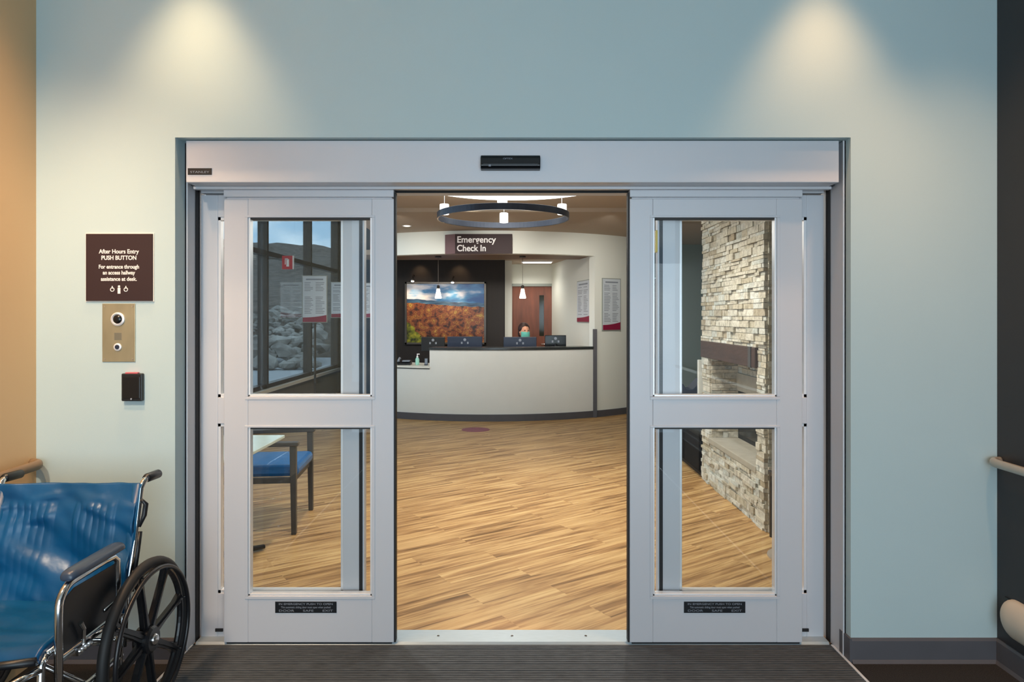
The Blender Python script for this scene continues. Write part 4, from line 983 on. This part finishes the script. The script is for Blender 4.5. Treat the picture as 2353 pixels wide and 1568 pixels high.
# ------------------------------------------------------------------ fireplace
FX = 1.78; FY0, FY1 = 4.83, 6.43; RY0, RY1 = 4.99, 6.20; RX = 2.06
def stone_face(mb, kind, a0, a1, z0, z1, at, seed):
    "courses of split stone: kind 'x' = face looking to -x at x=at spanning y a0..a1; 'y' = face looking to -y at y=at spanning x a0..a1"
    rng = random.Random(seed); z = z0
    while z < z1 - .005:
        h_ = min(rng.choice((.020, .026, .032, .042, .055)), z1 - z)
        if z1 - z - h_ < .015: h_ = z1 - z
        a = a0 - 0; first = True
        while a < a1 - .005:
            l_ = rng.uniform(.05, .24) * (.5 if first and rng.random() < .5 else 1); first = False
            l_ = min(l_, a1 - a)
            if a1 - a - l_ < .03: l_ = a1 - a
            p = rng.uniform(.0, .022); g_ = .0016
            if kind == 'x': mb.box(at - p, at + .05, a + g_, a + l_ - g_, z + g_, z + h_ - g_)
            else: mb.box(a + g_, a + l_ - g_, at - p, at + .05, z + g_, z + h_ - g_)
            a += l_
        z += h_
t = thing('fireplace', 'tall cream stacked stone fireplace with raised hearth', 'fireplace', (2.2, 5.6, 0))
HZ = .43; MZ0, MZ1 = 1.15, 1.30
core = MB()
core.box(FX + .03, 2.7, FY0 + .03, RY0 + .0, 0, LC - .004); core.box(FX + .03, 2.7, RY1 + .03, FY1, 0, MZ0); core.box(FX + .03, 2.7, RY1 + .03, FY1, MZ1, LC - .004)
core.box(RX + .03, 2.7, RY0, RY1 + .03, 0, LC - .004); core.box(FX + .03, RX + .04, RY0, RY1 + .03, 0, HZ - .05); core.box(FX + .03, RX + .04, RY0, RY1 + .03, MZ1, LC - .004)
part(core, 'core', M['soot'], t)
s = MB()
stone_face(s, 'x', FY0, FY1, MZ1, LC - .002, FX + .02, 1)
stone_face(s, 'x', FY0, RY0, 0, MZ1, FX + .02, 2)
stone_face(s, 'x', RY1, FY1, 0, MZ0, FX + .02, 3)
stone_face(s, 'x', RY0, RY1, 0, HZ - .05, FX + .02, 4)
stone_face(s, 'y', FX + .03, 2.72, 0, LC - .002, FY0, 5)
stone_face(s, 'y', FX + .03, RX + .03, HZ, MZ0, RY1, 6)
stone_face(s, 'x', RY0 + .02, RY1, .88, MZ0, RX, 7)
part(s, 'stone_facing', M['stone'], t)
part(MB().box(FX + .0, RX + .03, RY0 + .002, RY1 - .002, HZ - .05, HZ), 'hearth_slab', M['hearth'], t, bevel=.006)
part(MB().box(RX - .03, RX + .02, RY0 + .02, RY1 - .02, .86, 1.02), 'lintel', M['hearth'], t, bevel=.004)
fb = MB().box(RX - .012, RX + .02, RY0 + .06, RY1 - .02, HZ, .86); part(fb, 'firebox', M['soot'], t)
part(MB().box(RX - .018, RX - .012, RY0 + .10, RY1 - .06, HZ + .04, .82), 'firebox_glass', M['black_gloss'], t)
t = thing('mantel_shelf', 'dark timber mantel beam on the stone fireplace', 'mantel', (FX, 5.6, MZ0))
mt = MB().box(FX - .008, RX - .06, 4.985, FY1 - .01, MZ0, MZ1)
part(mt, 'beam', M['mantel'], t, bevel=.006) ; t.children[0].location = (-FX, -5.6, -MZ0)
mb = MB().box(FX - .013, FX + .0, 5.06, 5.12, MZ0 - .002, MZ1 + .003); q = mb.build('iron_strap', M['grey_frame'], t); q.location = (-FX, -5.6, -MZ0)

# beyond the fireplace
t = thing('low_cabinet', 'black low cabinet against the far side of the fireplace', 'cabinet', (1.98, 6.85, 0))
MB().box(-.20, .35, -.40, .75, .05, .60).build('carcass', M['matt_black'], t, bevel=.004)
MB().box(-.17, .33, -.37, .72, 0, .05).build('plinth', M['dark_wood'], t)
MB().box(-.22, .36, -.41, .77, .60, .625).build('top', M['black'], t, bevel=.003)
for y0 in (-.39, .19): MB().box(-.212, -.20, y0, y0 + .55, .07, .585).build('door', M['matt_black'], t, bevel=.002)
t = thing('desk_partition', 'narrow white upright panel standing on the black cabinet', 'panel', (1.80, 6.50, .625))
MB().box(-.03, .25, -.02, .02, 0, .49).build('panel', M['lobby_white'], t, bevel=.003)
t = thing('desk_organizer', 'dark navy organizer on the black cabinet beside the white panel', 'organizer', (1.83, 7.15, .625))
MB().prism_axis([(-.09, 0), (.16, 0), (.16, .24), (.13, .25), (.03, .15), (-.03, .15), (-.07, .21), (-.09, .20)], -.12, .12, 'y').build('tray', M['navy_plastic'], t, bevel=.004)
MB().box(.0, .08, -.125, -.12, .02, .07).build('label_card', M['lobby_white'], t)

# near end of the fireplace: slim black stand and pale shoe-like foot
t = thing('side_table', 'slim black side table beside the near end of the fireplace', 'side table', (1.98, 4.62, 0))
MB().box(-.20, .25, -.13, .13, .43, .46).build('table_top', M['black'], t, bevel=.003)
for sx, sy in ((-.18, -.11), (-.18, .11), (.23, -.11), (.23, .11)): MB().box(sx - .012, sx + .012, sy - .012, sy + .012, 0, .43).build('leg', M['black'], t)
MB().box(-.185, -.175, -.10, .10, .02, .42).build('side_panel', M['black'], t)
t = thing('floor_stand', 'pale round foot of a floor stand on the lobby floor', 'stand', (1.795, 4.32, 0))
MB().lathe([(.17, 0), (.17, .012), (.12, .022), (.02, .03)], (0, 0, 0), 'z', 40).build('base', M['chrome_rail'], t, smooth=False)
MB().tube([(.04, 0, .02), (.04, 0, .9)], .012, 12).build('pole', M['chrome_rail'], t)
MB().box(-.05, .13, -.02, 0, .9, 1.1).build('head', M['paper'], t)

# ------------------------------------------------------------------ lobby chair and table
t = thing('armchair', 'blue seat armchair with charcoal legs seen through the left leaf', 'chair', (-1.835, 5.064, 0), math.radians(95.5))
hwid = .30
for sx in (-1, 1):
    x = sx * hwid
    MB().prism_axis([(-.295, 0), (-.262, 0), (-.25, .62), (-.295, .62)], x - .02, x + .02, 'x').build('leg', M['grey_frame'], t, bevel=.003)
    MB().prism_axis([(.30, 0), (.265, 0), (.22, .45), (.24, .90), (.275, .90), (.262, .45)], x - .018, x + .018, 'x').build('leg', M['grey_frame'], t, bevel=.003)
    MB().prism_axis([(-.31, .62), (.25, .61), (.25, .635), (-.10, .650), (-.31, .648)], x - .028, x + .028, 'x').build('armrest', M['grey_frame'], t, bevel=.006)
    MB().box(x - .014, x + .014, -.26, .25, .36, .40).build('side_rail', M['grey_frame'], t, bevel=.002)
def cush(mb, x0, x1, y0, y1, z0, z1): mb.box(x0, x1, y0, y1, z0, z1); return mb
cush(MB(), -.278, .278, -.30, .24, .395, .475).build('seat', M['chair_blue'], t, bevel=.028)
b_ = MB().prism_axis([(.19, .50), (.235, .50), (.27, .90), (.235, .92)], -.27, .27, 'x'); b_.build('backrest', M['chair_blue'], t, bevel=.015)
MB().box(-.28, .28, -.27, -.245, .35, .395).build('front_rail', M['grey_frame'], t, bevel=.002)
t = thing('coffee_table', 'pale topped pedestal table nearest the left glass', 'table', (-1.95, 4.15, 0))
MB().box(-.44, .44, -.39, .39, .72, .74).build('table_top', M['table_top'], t, bevel=.004)
MB().lathe([(.035, .03), (.035, .70), (.09, .72)], (0, 0, 0), 'z', 20).build('column', M['grey_frame'], t, smooth=True)
for k in range(4):
    a = PI/4 + k*PI/2
    MB().tube([(0, 0, .045), (.46*math.cos(a), .46*math.sin(a), .02)], [.03, .018], 10, flat=.8).build('foot', M['black'], t, smooth=True)
